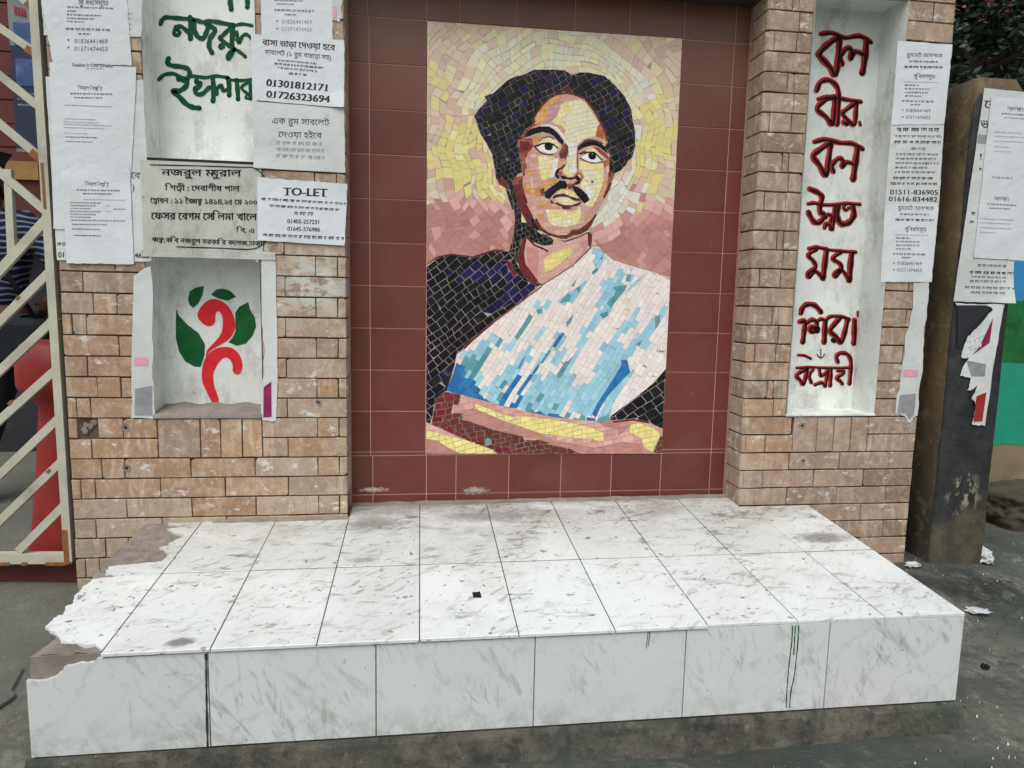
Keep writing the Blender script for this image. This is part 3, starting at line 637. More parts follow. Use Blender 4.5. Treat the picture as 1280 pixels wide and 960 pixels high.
def inpoly(p, x, y):
    c = False; j = len(p)-1
    for i in range(len(p)):
        a = p[i]; b = p[j]
        if (a[1] > y) != (b[1] > y) and x < (b[0]-a[0])*(y-a[1])/(b[1]-a[1])+a[0]: c = not c
        j = i
    return c
STEP = ('bg', 'sh', 'torso', 'hair')
MQ = [(534, 27), (852.5, 48.5), (826.8, 567), (532.3, 567)]
def build_mosaic_cells():
    rnd = random.Random(3); H = {}; B = 8
    for i, (p, mix, grp, bb) in enumerate(RG):
        for gx in range(int(bb[0]//B), int(bb[2]//B)+1):
            for gy in range(int(bb[1]//B), int(bb[3]//B)+1): H.setdefault((gx, gy), []).append(i)
    def look(x, y):
        for i in reversed(H.get((int(x//B), int(y//B)), (0,))):
            p, mix, grp, bb = RG[i]
            if bb[0] <= x <= bb[2] and bb[1] <= y <= bb[3] and inpoly(p, x, y): return i
        return 0
    def cut(poly, mx, my, nx, ny):
        A, Bq = [], []; n = len(poly)
        for i in range(n):
            a = poly[i]; b = poly[(i+1) % n]; da = (a[0]-mx)*nx+(a[1]-my)*ny; db = (b[0]-mx)*nx+(b[1]-my)*ny
            (A if da <= 0 else Bq).append(a)
            if (da <= 0) != (db <= 0):
                t = da/(da-db); q = (a[0]+(b[0]-a[0])*t, a[1]+(b[1]-a[1])*t); A.append(q); Bq.append(q)
        return A, Bq
    def area(p): return abs(sum(p[i-1][0]*p[i][1]-p[i][0]*p[i-1][1] for i in range(len(p))))/2
    def clipseg(poly, a, b):            # part of segment ab inside convex poly
        n = len(poly); t0, t1 = 0.0, 1.0; dx, dy = b[0]-a[0], b[1]-a[1]
        ar = sum(poly[i-1][0]*poly[i][1]-poly[i][0]*poly[i-1][1] for i in range(n)); sg = 1 if ar > 0 else -1
        for i in range(n):
            p = poly[i-1]; q = poly[i]; ex, ey = (q[0]-p[0])*sg, (q[1]-p[1])*sg; nx, ny = -ey, ex
            d0 = (a[0]-p[0])*nx+(a[1]-p[1])*ny; dd = dx*nx+dy*ny
            if abs(dd) < 1e-12:
                if d0 < 0: return 0
            else:
                t = -d0/dd
                if dd > 0: t0 = max(t0, t)
                else: t1 = min(t1, t)
            if t0 >= t1: return 0
        return (t1-t0)*math.hypot(dx, dy)
    out = []
    def split(poly, g, depth, amin):
        A = area(poly)
        if A < amin: return
        cx = sum(p[0] for p in poly)/len(poly); cy = sum(p[1] for p in poly)/len(poly)
        n = len(poly); s = []
        for i in range(n):
            a = poly[i]; b = poly[(i+1) % n]
            for qx, qy in (a, ((a[0]+b[0])/2, (a[1]+b[1])/2)): s.append(look(cx+(qx-cx)*.86, cy+(qy-cy)*.86))
        c = look(cx, cy); s.append(c)
        mixes = {RG[i][2] if g in STEP else RG[i][1]+RG[i][2] for i in s}
        if len(mixes) == 1 or depth == 0:
            if RG[c][2] == g: out.append((poly, c))
            return
        best = None
        for ri in set(s):
            if ri == 0: continue
            p = RG[ri][0]
            for i in range(len(p)):
                L = clipseg(poly, p[i-1], p[i])
                if L > .3 and (best is None or L > best[0]):
                    a, b = p[i-1], p[i]; D = math.hypot(b[0]-a[0], b[1]-a[1]); mx, my = (a[0]+b[0])/2, (a[1]+b[1])/2; nx, ny = -(b[1]-a[1])/D, (b[0]-a[0])/D
                    P1, P2 = cut(poly, a[0], a[1], nx, ny)
                    if len(P1) > 2 and len(P2) > 2 and min(area(P1), area(P2)) > .04*A: best = (L, P1, P2)
        if best is None:
            if RG[c][2] == g: out.append((poly, c))
            return
        split(best[1], g, depth-1, amin); split(best[2], g, depth-1, amin)
    def wob(x, y, k):
        return x+math.sin(y*.11+k)*k*.9+math.sin(x*.07+y*.05)*k*.7, y+math.sin(x*.09+k*2)*k*.9+math.sin(x*.05-y*.08)*k*.7
    hx, hy = 702, 185
    for g, (sp, ang, stc) in GR.items():
        bbs = [r[3] for r in RG if r[2] == g]
        x0, y0, x1, y1 = min(b[0] for b in bbs), min(b[1] for b in bbs), max(b[2] for b in bbs), max(b[3] for b in bbs)
        cells = []
        if ang is None:
            R = 40.0
            while R < 500:
                dR = sp*rnd.uniform(.65, 1.4); q = rnd.random()*6.28; q1 = q+6.283; prev = (q, q)
                first = prev
                while q < q1-sp*.6/R:
                    w = sp*rnd.uniform(.55, 1.6)/R; q += w
                    if q > q1-sp*.5/R: nxt = (first[0]+6.283, first[1]+6.283); q = q1
                    else: nxt = (q+rnd.uniform(-.2, .2)*sp/R, q+rnd.uniform(-.2, .2)*sp/R)
                    P = [(prev[0], R), (nxt[0], R), (nxt[1], R+dR), (prev[1], R+dR)]
                    cells.append([wob(hx+math.cos(a)*r*.9, hy+math.sin(a)*r, 3.4) for a, r in P]); prev = nxt
                R += dR
        else:
            a = math.radians(-ang); ca, sa = math.cos(a), math.sin(a); lx, ly = sp*stc, sp/stc**.5
            N = int(420/ly)
            v = -420.0
            while v < 420:
                dv = ly*rnd.uniform(.82, 1.2); uu = -420-rnd.random()*lx; pr = (uu, uu)
                while uu < 420:
                    uu += lx*rnd.uniform(.7, 1.4); nx_ = (uu+rnd.uniform(-.1, .1)*lx, uu+rnd.uniform(-.1, .1)*lx)
                    P = [(pr[0], v), (nx_[0], v), (nx_[1], v+dv), (pr[1], v+dv)]; pr = nx_
                    q = [(690+x*ca-y*sa, 300+x*sa+y*ca) for x, y in P]
                    if max(z[0] for z in q) < x0 or min(z[0] for z in q) > x1 or max(z[1] for z in q) < y0 or min(z[1] for z in q) > y1: continue
                    cells.append([wob(x, y, .12*sp) for x, y in q])
                v += dv
        for c in cells:
            for i in range(4):
                if len(c) < 3: break
                a = MQ[i]; b = MQ[(i+1) % 4]; c = cut(c, a[0], a[1], (b[1]-a[1]), -(b[0]-a[0]))[0]
            if len(c) >= 3: split(c, g, 7, max(.5, sp*sp*.035))
    res = []
    for p, r in out:
        pp = [q for i, q in enumerate(p) if math.hypot(q[0]-p[i-1][0], q[1]-p[i-1][1]) > .2]
        if len(pp) >= 3: res.append((pp, r))
    return res
# ------------------------------------------------------------------ measured layout (world metres)
DR = .13143                               # the red niche lies this far behind the brick piers
XAL, XAR, XL, XR = 8.13064+DX, 9.62001+DX, 7.2057+DX, 10.35157+DX
BZ0, BP = .05603, .07054
ZR0, RP = 1.74435, .15599
ZG = -.27
XPL, XPR, HR = 7.45541+DX, 9.90003+DX, .26132
ZTOP = 2.35
def gz(x, y):                             # ground level: a cement apron that falls to the street
    k = max(0, min(1, (-y-.05)/.85)); k = k*k*(3-2*k)
    return ZG - .155*k - .02*max(0, min(1, (-y-1)/3)) + .008*math.sin(x*2.1+y*1.3) + .006*math.sin(x*5.3-y*4.1)
# ground
xs = sorted(set([-60,-30,-15,-8,-5] + [-4+.09*i for i in range(90)] + [5,8,15,30,60])); ys = sorted(set([-60,-25,-10,-5] + [-3.2+.09*i for i in range(72)] + [4,6,9,14,25,60]))
V = []
for y in ys:
    for x in xs:
        d = noise.noise(Vector((x*3, y*3, 0)))*.006 + noise.noise(Vector((x*9, y*9, 3)))*.0035
        if x > 1.0 and y > -.3: d += noise.noise(Vector((x*6, y*6, 9)))*.012
        V.append((x, y, gz(x, y)+d))
nx_ = len(xs); Fc = [(j*nx_+i, j*nx_+i+1, (j+1)*nx_+i+1, (j+1)*nx_+i) for j in range(len(ys)-1) for i in range(nx_-1)]
g_ = mesh('ground', V, Fc, M['ground'], smooth=True); tag(g_, kind='structure')

def rects_minus(x0, x1, z0, z1, holes):
    X = sorted({x0, x1} | {h for q in holes for h in q[:2] if x0 < h < x1}); Z = sorted({z0, z1} | {h for q in holes for h in q[2:] if z0 < h < z1})
    for i in range(len(X)-1):
        for j in range(len(Z)-1):
            cx, cz = (X[i]+X[i+1])/2, (Z[j]+Z[j+1])/2
            if not any(h[0] < cx < h[1] and h[2] < cz < h[3] for h in holes): yield X[i], X[i+1], Z[j], Z[j+1]
rb = random.Random(11)
PAL = {'o': [(172,138,106),(178,142,108),(168,134,106),(180,150,120)], 'g': [(152,134,116),(160,142,124),(146,128,112),(166,148,130)], 'p': [(176,164,144),(168,156,136)],
       't': [(172,150,128),(166,142,124),(178,158,138)]}
def brick(root, x0, x1, z0, z1, kind, y=0.0, face=None):
    g = .0016; x0 += g; x1 -= g; z0 += g+.0008; z1 -= g+.0010
    if x1-x0 < .004: return
    j = rb.uniform(-.0012, .0012); t1, t2 = rb.uniform(-.0008, .0008), rb.uniform(-.0008, .0008)
    poly = [(x0, z0), (x1, z0), (x1, z1), (x0, z1)]
    poly = [(a+rb.uniform(-.0013, .0013), b+rb.uniform(-.0012, .0012)) for a, b in poly]
    if rb.random() < .3:                       # a chipped corner
        i = rb.randrange(4); p, q0, q1 = Vector(poly[i]), Vector(poly[i-1]), Vector(poly[(i+1) % 4]); s0, s1 = rb.uniform(.004, .012), rb.uniform(.004, .012)
        poly[i:i+1] = [tuple(p+(q0-p).normalized()*s0), tuple(p+((q0-p).normalized()*s0+(q1-p).normalized()*s1)*.42), tuple(p+(q1-p).normalized()*s1)]
    cx, cz = (x0+x1)/2, (z0+z1)/2
    if face is None: fn = lambda a, b, d: (a, y+d+j+(a-cx)*t1*8+(b-cz)*t2*8, b)
    else: fn = lambda a, b, d: (face[0]+face[1]*(d+j), a, b)
    v, f = prism(poly, fn, 0, .02, .0016)
    c = lin(rb.choice(PAL[kind])); mesh('brick', v, f, M['brick'], root, color=tuple(min(.9, q*.95) for q in c)+(1,))
def courses(root, x0, x1, holes, joints, kindf, c0, c1):
    for c in range(c0, c1):
        z0, z1 = BZ0+(c-1)*BP, BZ0+c*BP
        zc = (z0+z1)/2; js = [x0]+[j for j in joints(c) if x0+.012 < j < x1-.012]+[x1]
        for i in range(len(js)-1):
            seg = [(js[i], js[i+1])]
            for h in holes:
                if h[2] < zc < h[3]:
                    ns = []
                    for a, b in seg:
                        if h[1] <= a or h[0] >= b: ns.append((a, b)); continue
                        if a < h[0]: ns.append((a, h[0]))
                        if b > h[1]: ns.append((h[1], b))
                    seg = ns
            for a, b in seg:
                if b-a > .012: brick(root, a, b, z0, z1, kindf((a+b)/2, zc, c))
# ---------------- left brick pier with two plastered niches
def X0(u, v, Y=0.0): return at(u, v, Y).x
def Z0(u, v, Y=0.0): return at(u, v, Y).z
DN = .125
nl_x0, nl_x1 = X0(186, 420), X0(327, 420)
nl_z0, nl_z1 = BZ0+4*BP+.012, Z0(255, 317)
nu_x0, nu_x1 = X0(181, 150), X0(322, 150)
nu_z0 = Z0(255, 200)
lp = thing('brick_pier', ((XL+XAL)/2, .1, ZG), 'left brick wall panel with green painted words and red flower emblem niche', 'brick wall')
holeL = [(nl_x0, nl_x1, nl_z0, nl_z1), (nu_x0, nu_x1, nu_z0, ZTOP+1)]
mesh('wall_core', *join([box(a, b, .009, .36, c, d) for a, b, c, d in rects_minus(XL+.004, XAL-.01, -.62, ZTOP, holeL)] + [box(XL+.004, XAL-.01, .345, .36, -.5, ZTOP-.01)]), M['mortar'], lp)
S1, Hh = .216, .074
def jointsL(c):
    if c % 2 == 0: off = [XAL-.029, XAL-.103] + [XAL-.103-S1*k for k in range(1, 6)]
    else: off = [XAL-.2055-S1*k+(.0 if k == 0 else .0) for k in range(0, 6)]
    if c % 4 == 1: off = [XAL-.2055-S1*k for k in range(0, 4)] + [XL+.075, XL+.03]
    if c % 4 == 2: off.append(XL+.1)
    return sorted(o for o in off if not any(abs(o-p) < .02 for p in off if p > o))
def kindL(x, z, c):
    r = rb.random()
    if z > .78 : return 'g'
    if x < X0(330, 450) : return 'p' if (c <= 0 and x < X0(250, 640)) or r < .04 else ('g' if z > .55 and r < .6 else 'o')
    return 't' if r < .8 else 'o'
zs0, zs1 = BZ0+2*BP, BZ0+4*BP
solx = [X0(u, 550) for u in (197, 250.5, 276, 303, 328)]
hole_b = (X0(97, 537), X0(122, 537), BZ0+3*BP, BZ0+4*BP)
courses(lp, XL, XAL, holeL+[(solx[0], solx[-1], zs0, zs1), hole_b, (nl_x0-.004, nl_x1+.012, nl_z1-.01, nu_z0+.01)], jointsL, kindL, -5, 33)
for i in range(4): brick(lp, solx[i], solx[i+1], zs0, zs1, 'g' if i == 0 else 'o')
# reveal of the left pier, seen edge on
for c in range(1, 33):
    brick(lp, .014, DR-.004, BZ0+(c-1)*BP, BZ0+c*BP, 't', face=(XAL, -1))
# broken mortar lumps in the missing brick
for k in range(7):
    cx, cz = rb.uniform(hole_b[0]+.015, hole_b[1]-.012), rb.uniform(hole_b[2]+.012, hole_b[3]-.012)
    pts = [(cx+math.cos(q)*rb.uniform(.006, .014), cz+math.sin(q)*rb.uniform(.006, .013)) for q in [i*6.28/7 for i in range(7)]]
    mesh('mortar_lump', *prism(pts, lambda a, b, d: (a, .002+d, b), rb.uniform(0, .004), .009, .002), M['cement'], lp)
def dark_hole(root, u, v, r):
    p = at(u, v); pts = [(p.x+math.cos(q)*r*rb.uniform(.6, 1.3), p.z+math.sin(q)*r*rb.uniform(.6, 1.3)) for q in [i*6.28/10 for i in range(10)]]
    pts2 = [(p.x+(a-p.x)*.45, p.z+(b-p.z)*.45) for a, b in pts]
    V = [(a, -.0022, b) for a, b in pts]+[(a, -.0005, b) for a, b in pts2]; n = 10
    mesh('drill_hole', V, [(i, (i+1) % n, n+(i+1) % n, n+i) for i in range(n)], M['cement'], root)
    mesh('drill_hole_shade', [(a, -.001, b) for a, b in pts2], [tuple(range(n))], M['dirt_and_shade'], root)  # flat dark disc painted as the shade inside the hole
for u, v, r in ((157, 535, .013), (158, 585, .014), (398, 503, .012)): dark_hole(lp, u, v, r)
def niche(root, x0, x1, z0, z1, depth, mt, top=True, name='niche_plaster', front=-.0015, lip=.0):
    n = 24; V = []; Fc = []
    y1 = depth
    def grid(P, Q, R, a, b):              # bilinear patch with a rough surface
        base = len(V)
        for j in range(b+1):
            for i in range(a+1):
                p = P + (Q-P)*(i/a) + (R-P)*(j/b); w = noise.noise(p*9)*.0008 if 0 < i < a and 0 < j < b else 0
                V.append(p + Vector((0, w if abs((Q-P).y)+abs((R-P).y) < 1e-6 else 0, 0)))
        for j in range(b):
            for i in range(a): Fc.append((base+j*(a+1)+i, base+j*(a+1)+i+1, base+(j+1)*(a+1)+i+1, base+(j+1)*(a+1)+i))
    v = Vector
    grid(v((x0, y1, z0)), v((x1, y1, z0)), v((x0, y1, z1)), n, n)
    grid(v((x0+.001, front, z0)), v((x0+.001, y1, z0)), v((x0+.001, front, z1)), 2, n)
    grid(v((x1-.001, y1, z0)), v((x1-.001, front, z0)), v((x1-.001, y1, z1)), 2, n)
    grid(v((x0, front, z0+.001)), v((x1, front, z0+.001)), v((x0, y1, z0+.001)), n, 2)
    if top: grid(v((x0, y1, z1-.001)), v((x1, y1, z1-.001)), v((x0, front, z1-.001)), n, 2)
    return mesh(name, V, Fc, mt, root, smooth=False)
niche(lp, nl_x0, nl_x1, nl_z0, nl_z1, DN, M['plaster'])
niche(lp, nu_x0, nu_x1, nu_z0, ZTOP, DN, M['plaster'])
# cement sill at the foot of the emblem niche
sv = []
nn = 26
for i in range(nn+1):
    x = nl_x0+.004+(nl_x1-nl_x0-.008)*i/nn; h = .016+.012*noise.noise(Vector((x*30, 1, 0)))
    sv.append((x, h))
V = [(x, DN, nl_z0+.022+.004*math.sin(x*60)) for x, h in sv] + [(x, -.004, nl_z0-.004+h*.45) for x, h in sv] + [(x, -.005, nl_z0-.012) for x, h in sv]
mesh('cement_sill', V, [(k*(nn+1)+i, (k+1)*(nn+1)+i, (k+1)*(nn+1)+i+1, k*(nn+1)+i+1) for k in (0, 1) for i in range(nn)], M['cement'], lp, smooth=True)
# plastered band and inscription panel between the niches
pz0, pz1 = nl_z1+.001, nu_z0-.001
mesh('inscription_panel', *join([box(nl_x0-.003, nl_x1+.012, -.004, .009, pz0+.006, pz1-.008), box(nl_x0-.010, nl_x1+.052, -.0065, .009, pz0-.016, pz0+.0055)]), M['plaque'], lp)
# emblem: painted leaves and stem
def flat(name, pts, Y, mat, root, smoothk=0):
    q = [at(u, v, Y) for u, v in pts]; return mesh(name, [tuple(p) for p in q], [tuple(range(len(q)))[::-1]], mat, root)
def catmull(p, n=8, closed=False):
    out = []; N = len(p)
    for i in range(N if closed else N-1):
        g = (lambda k: p[k % N]) if closed else (lambda k: p[max(0, min(N-1, k))])
        a, b, c, d = g(i-1), g(i), g(i+1), g(i+2)
        for k in range(n):
            t = k/n; out.append(tuple(.5*((2*b[m])+(-a[m]+c[m])*t+(2*a[m]-5*b[m]+4*c[m]-d[m])*t*t+(-a[m]+3*b[m]-3*c[m]+d[m])*t**3) for m in (0, 1)))
    if not closed: out.append(p[-1])
    return out
def cc(s, ox, oy, k): n = list(map(float, s.replace(',', ' ').split())); return [(ox+n[i]/k, oy+n[i+1]/k) for i in range(0, len(n), 2)]
em = lambda s: cc(s, 150, 290, 3.557)
EY = DN-.0016
def fan(name, outline, Y, mat, root):
    pts3 = [Vector((x, y, 0)) for x, y in outline]
    tr = tessellate_polygon([pts3]); return mesh(name, [tuple(at(x, y, Y)) for x, y in outline], [tuple(q) for q in tr], mat, root)
for s in ('302,300 310,265 335,248 373,240 366,280 350,315 325,338 308,322', '405,278 430,255 460,252 490,262 517,288 480,305 450,300 425,290',
          '250,340 262,372 300,412 350,450 378,500 375,550 358,600 330,598 290,575 262,530 248,470 248,400', '570,312 578,345 600,380 605,420 590,460 560,495 520,506 482,490 500,470 514,440 513,400 512,360 530,332'):
    fan('leaf', em(s), EY, M['emgreen'], lp)
fan('petal_stroke', catmull(em('346,380 352,345 385,308 420,298 460,312 495,350 511,400 508,440 480,480 430,510 400,530 382,556 388,525 420,490 450,450 457,400 450,365 435,352 425,365 422,400 405,418 375,412'), 5, True), EY, M['emred'], lp)
fan('stem_stroke', catmull(em('380,560 410,528 450,512 495,515 530,545 544,590 538,622 520,633 502,620 500,590 485,562 460,560 435,585 415,630 418,680 438,740 432,762 412,760 385,710 365,660 366,600'), 5, True), EY, M['emred'], lp)

# ------------------------------------------------------------------ painted strokes and print
def ribbon(name, pts, w, Y, mat, root, w2=None):
    p = catmull(pts, 6); n = len(p); L, R = [], []
    for i in range(n):
        a = p[max(0, i-1)]; b = p[min(n-1, i+1)]; dx, dy = b[0]-a[0], b[1]-a[1]; D = math.hypot(dx, dy) or 1
        t = i/(n-1); ww = (w+((w2 or w)-w)*t)*(.5)*(1+.10*math.sin(i*.9+len(pts)))
        L.append((p[i][0]-dy/D*ww, p[i][1]+dx/D*ww)); R.append((p[i][0]+dy/D*ww, p[i][1]-dx/D*ww))
    def cap(c, d, ww): return [(c[0]+math.cos(q)*ww, c[1]+math.sin(q)*ww) for q in [d-1.2+2.4*i/4 for i in range(5)]]
    a0 = math.atan2(p[0][1]-p[1][1], p[0][0]-p[1][0]); a1 = math.atan2(p[-1][1]-p[-2][1], p[-1][0]-p[-2][0])
    V = []; Fc = []
    for a, b in zip(L, R): V += [a, b]
    for i in range(n-1): Fc.append((2*i, 2*i+1, 2*i+3, 2*i+2))
    for c, d, ww, e in ((p[0], a0, w*.5, (0, 1)), (p[-1], a1, (w2 or w)*.5, (2*n-2, 2*n-1))):
        k = len(V); V += cap(c, d, ww); Fc.append(tuple([e[0]]+list(range(k, k+5))+[e[1]]))
    return [(tuple(at(x, y, Y))) for x, y in V], Fc
def word(root, name, strokes, Y, mat, label=None):
    o = mesh(name, *join([ribbon('', p, w, Y+.00025*(i % 5), mat, None) for i, (p, w) in enumerate(strokes)]), mat, root)
    if label: o['label'] = label
    return o
def strokes(ox, oy, k, spec):
    return [(cc(s, ox, oy, k), w/k) for w, s in spec]
G1 = strokes(170, 0, 6, [(22,'185,180 195,150 225,130 300,135 400,142 450,150 500,165 560,158 640,170 720,188'),(17,'740,190 800,180 870,192'),(26,'405,130 412,220 408,290'),
 (22,'300,200 340,200 380,232 405,262'),(20,'300,205 285,235 292,262 318,262 326,240 308,222'),(24,'432,160 440,230 468,278 505,285 526,245 545,195'),(24,'525,178 575,205 590,235 555,290 548,350 570,395'),
 (26,'728,188 722,270 718,345'),(22,'700,215 655,262 632,288 700,345'),(15,'640,332 624,348 640,364 658,350 640,332'),(18,'705,350 738,365 722,400 698,440 684,430 705,388 745,372 785,395 820,425'),
 (18,'755,240 762,290 775,322 795,275 828,258 868,290'),(14,'752,298 775,322')])
G2 = strokes(170, 0, 6, [(24,'245,437 234,468 270,492 340,500 390,518 402,555 385,590'),(20,'172,596 210,562 280,552 330,578 385,590'),(26,'318,592 378,610 372,650 322,682 275,680 320,722 380,782 430,806 475,810'),
 (18,'400,572 450,572 520,582 600,570 690,582'),(17,'700,598 780,604 868,596'),(22,'455,582 452,615 482,622 470,655 440,662 458,705 500,700 548,655'),(25,'575,578 582,680 578,758'),
 (20,'606,705 606,668 640,640 655,680 690,668'),(24,'690,590 698,640 700,715'),(23,'755,600 762,680 766,745'),(17,'855,600 858,670 858,742'),(15,'850,612 790,655 838,705 852,720'),(12,'832,712 822,735 848,740')])
G0 = strokes(170, 0, 6, [(26,'705,-20 708,30 715,68'),(24,'832,-20 836,20 835,52')])
for k, (st, lb) in enumerate(((G0[:1], 'cut off green letter at the top edge'), (G0[1:], 'cut off green letter at the top edge'), (G1, None), (G2, None))): word(lp, 'painted_word', [(p, w*1.5) for p, w in st], DN-.0016, M['greenpaint'], lb)
# print set from glyph outlines (Bengali drawn in visual order), filled by winding number
GL = {}
_tc = bpy.data.curves.new('type', 'FONT'); _to = bpy.data.objects.new('type', _tc); COL.objects.link(_to)
def _outline(sx):
    _tc.body = sx; bpy.context.view_layer.update(); dg = bpy.context.evaluated_depsgraph_get()
    cu = _to.to_curve(dg); loops = []
    for sp in cu.splines:
        if sp.type != 'BEZIER': continue
        bp = sp.bezier_points; n = len(bp); L = []
        for i in range(n):
            a, b = bp[i], bp[(i+1) % n]; p0, p1, p2, p3 = a.co, a.handle_right, b.handle_left, b.co
            straight = (p1-p0).cross(p3-p0).length + (p2-p0).cross(p3-p0).length < 1e-5
            for k in range(1 if straight else 3):
                t = k/3; L.append(tuple((p0*(1-t)**3+p1*3*t*(1-t)**2+p2*3*t*t*(1-t)+p3*t**3)[:2]))
        if len(L) > 2: loops.append(L)
    _to.to_curve_clear(); return loops
def _maxx(s): return max([p[0] for l in _outline(s) for p in l] or [0])
_bar = _maxx('|')
def glyph(ch):
    if ch in GL: return GL[ch]
    loops = _outline(ch) if ch != ' ' else []
    adv = _maxx(ch+'|')-_bar; V, Tn = [], []
    if loops:
        pts, edges = [], []
        for l in loops:
            k = len(pts); pts += [Vector(p) for p in l]; edges += [(k+i, k+(i+1) % len(l)) for i in range(len(l))]
        r = delaunay_2d_cdt(pts, edges, [], 0, 1e-5); V = [tuple(v) for v in r[0]]
        for f in r[2]:
            cx = sum(V[i][0] for i in f)/3; cy = sum(V[i][1] for i in f)/3; w = 0
            for l in loops:
                for i in range(len(l)):
                    a, b = l[i-1], l[i]
                    if (a[1] > cy) != (b[1] > cy) and cx < (b[0]-a[0])*(cy-a[1])/(b[1]-a[1])+a[0]: w += 1 if b[1] > a[1] else -1
            if w: Tn.append(tuple(f))
    GL[ch] = (V, Tn, adv); return GL[ch]
PRE = 'িেৈ'; COMB = 'ুূৃঁ়্ী'[:5]
def layout(s):
    out = []; cl = []; i = 0; s = s.replace('ো', 'ো').replace('ৌ', 'ৌ').replace('য়', 'য়').replace('ড়', 'ড়')
    while i < len(s):                     # clusters: consonant (+hasanta consonant)* + signs
        c = s[i]
        if '\u0995' <= c <= '\u09b9' or c in 'য়ড়ঢ়':
            cs = [c]; i += 1
            while i+1 < len(s) and s[i] == '্': cs.append(s[i+1]); i += 2
            signs = ''
            while i < len(s) and s[i] in 'ািীুূৃেৈোৌঁ': signs += s[i]; i += 1
            pre = ''.join(x for x in signs if x in 'িেৈ'); post = ''
            for x in signs:
                if x in 'োৌ': pre += 'ে'; post += 'া' if x == 'ো' else 'ৗ'
                elif x not in 'িেৈ': post += x
            cl.append(('c', pre, cs, post))
        else: cl.append(('x', c)); i += 1
    x = 0.0
    for q in cl:
        if q[0] == 'x': out.append((q[1], x, 0, 1, 1)); x += glyph(q[1])[2]; continue
        for p in q[1]:
            if p == 'ি': x -= .09
            out.append((p, x, 0, 1, 1)); x += glyph(p)[2]
        cs = q[2]
        if len(cs) == 1: out.append((cs[0], x, 0, 1, 1)); x += glyph(cs[0])[2]
        else:
            a = glyph(cs[0])[2]
            if cs[1] == 'য': out.append((cs[0], x, 0, 1, 1)); x += a*.96; out.append(('য', x-.10, 0, .7, 1)); x += glyph('য')[2]*.58
            else:
                out.append((cs[0], x, .17, 1.0, .72))
                for k, d in enumerate(cs[1:]): out.append((d, x+.1+.1*k, -.20, .72, .60))
                x += a
        for p in q[3]: out.append((p, x, 0, 1, 1)); x += glyph(p)[2]
    return out, x
def textgeo(s, u, v, width, size, ang=0.0, bold=0, wide=None):
    """print a line: baseline start (u, v) in photograph directions; returns flat list of (u,v) and faces"""
    lay, W = layout(s); k = (width/W) if width else size; ca, sa = math.cos(ang), math.sin(ang); P, Fc = [], []
    for rep in range(1+bold):
        for ch, x, y, sx, sy in lay:
            V, Tn, adv = glyph(ch); n = len(P)
            for a, b in V:
                px = (x+a*sx)*k+rep*.045*size; py = (y+b*sy)*size; P.append((u+px*ca+py*sa, v+px*sa-py*ca, rep))
            Fc += [tuple(i+n for i in f) for f in Tn]
    return P, Fc
def serifs(marks, size):
    P, Fc = [], []
    for x, y, w in marks:
        n = len(P); h = size*.05; P += [(x-w/2, y, 0), (x+w/2, y, 0), (x+w/2, y-h, 0), (x-w/2, y-h, 0)]; Fc.append((n, n+1, n+2, n+3))
    return P, Fc
def greek(u, v, width, h, ang, rr):
    """a row of print too small to read in the photograph: irregular marks on a base line"""
    P, Fc = [], []; x = 0; ca, sa = math.cos(ang), math.sin(ang)
    def q(x0, y0, x1, y1):
        n = len(P)
        for a, b in ((x0, y0), (x1, y0), (x1, y1), (x0, y1)): P.append((u+a*ca+b*sa, v+a*sa-b*ca, 0))
        Fc.append((n, n+1, n+2, n+3))
    while x < width:
        w = rr.uniform(1.6, 4.2)*h*.6; w = min(w, width-x)
        q(x, h*.78, x+w, h)
        xx = x
        while xx < x+w-h*.2: q(xx, h*rr.uniform(-.15, .2), xx+h*rr.uniform(.14, .3), h*.8); xx += h*rr.uniform(.3, .5)
        x += w+h*rr.uniform(.35, .7)
    return P, Fc

# inscription panel
IY = -.0052
ins = [textgeo('নজরুল ম্যুরাল', 202, 219.5, 99, 9.8*1.32, .012, 1), textgeo('শিল্পী : দেবাশীষ পাল', 207, 238, 92, 8*1.3, .012, 1),
       textgeo('দ্বোধন : ১১ জ্যৈষ্ঠ ১৪১৪,২৫ মে ২০০', 187.5, 253.5, 134, 7.6*1.3, .02, 1), textgeo('ফেসর বেগম সেলিমা খালে', 188.5, 274, 132, 10.4*1.3, .012, 1),
       textgeo('বি, এ', 296, 290, 22, 6.5*1.3, .05, 1), textgeo('ধ্যক্ষ,কবি নজরুল সরকারি কলেজ,ঢাকা', 189.5, 302, 138, 6.8*1.3, .04, 1)]
for P, Fc in ins:
    mesh('inscription_line', [tuple(at(x, y, IY+.0002*r)) for x, y, r in P], Fc, M['blackpaint'], lp)
for pts in ('188,206 240,207 300,209 318,210 330,220', '221,308.5 270,310 312,311.5 326,307 333,300'):
    mesh('painted_rule', *ribbon('', cc(pts, 0, 0, 1), 1.3, IY, None, None), M['blackpaint'], lp)

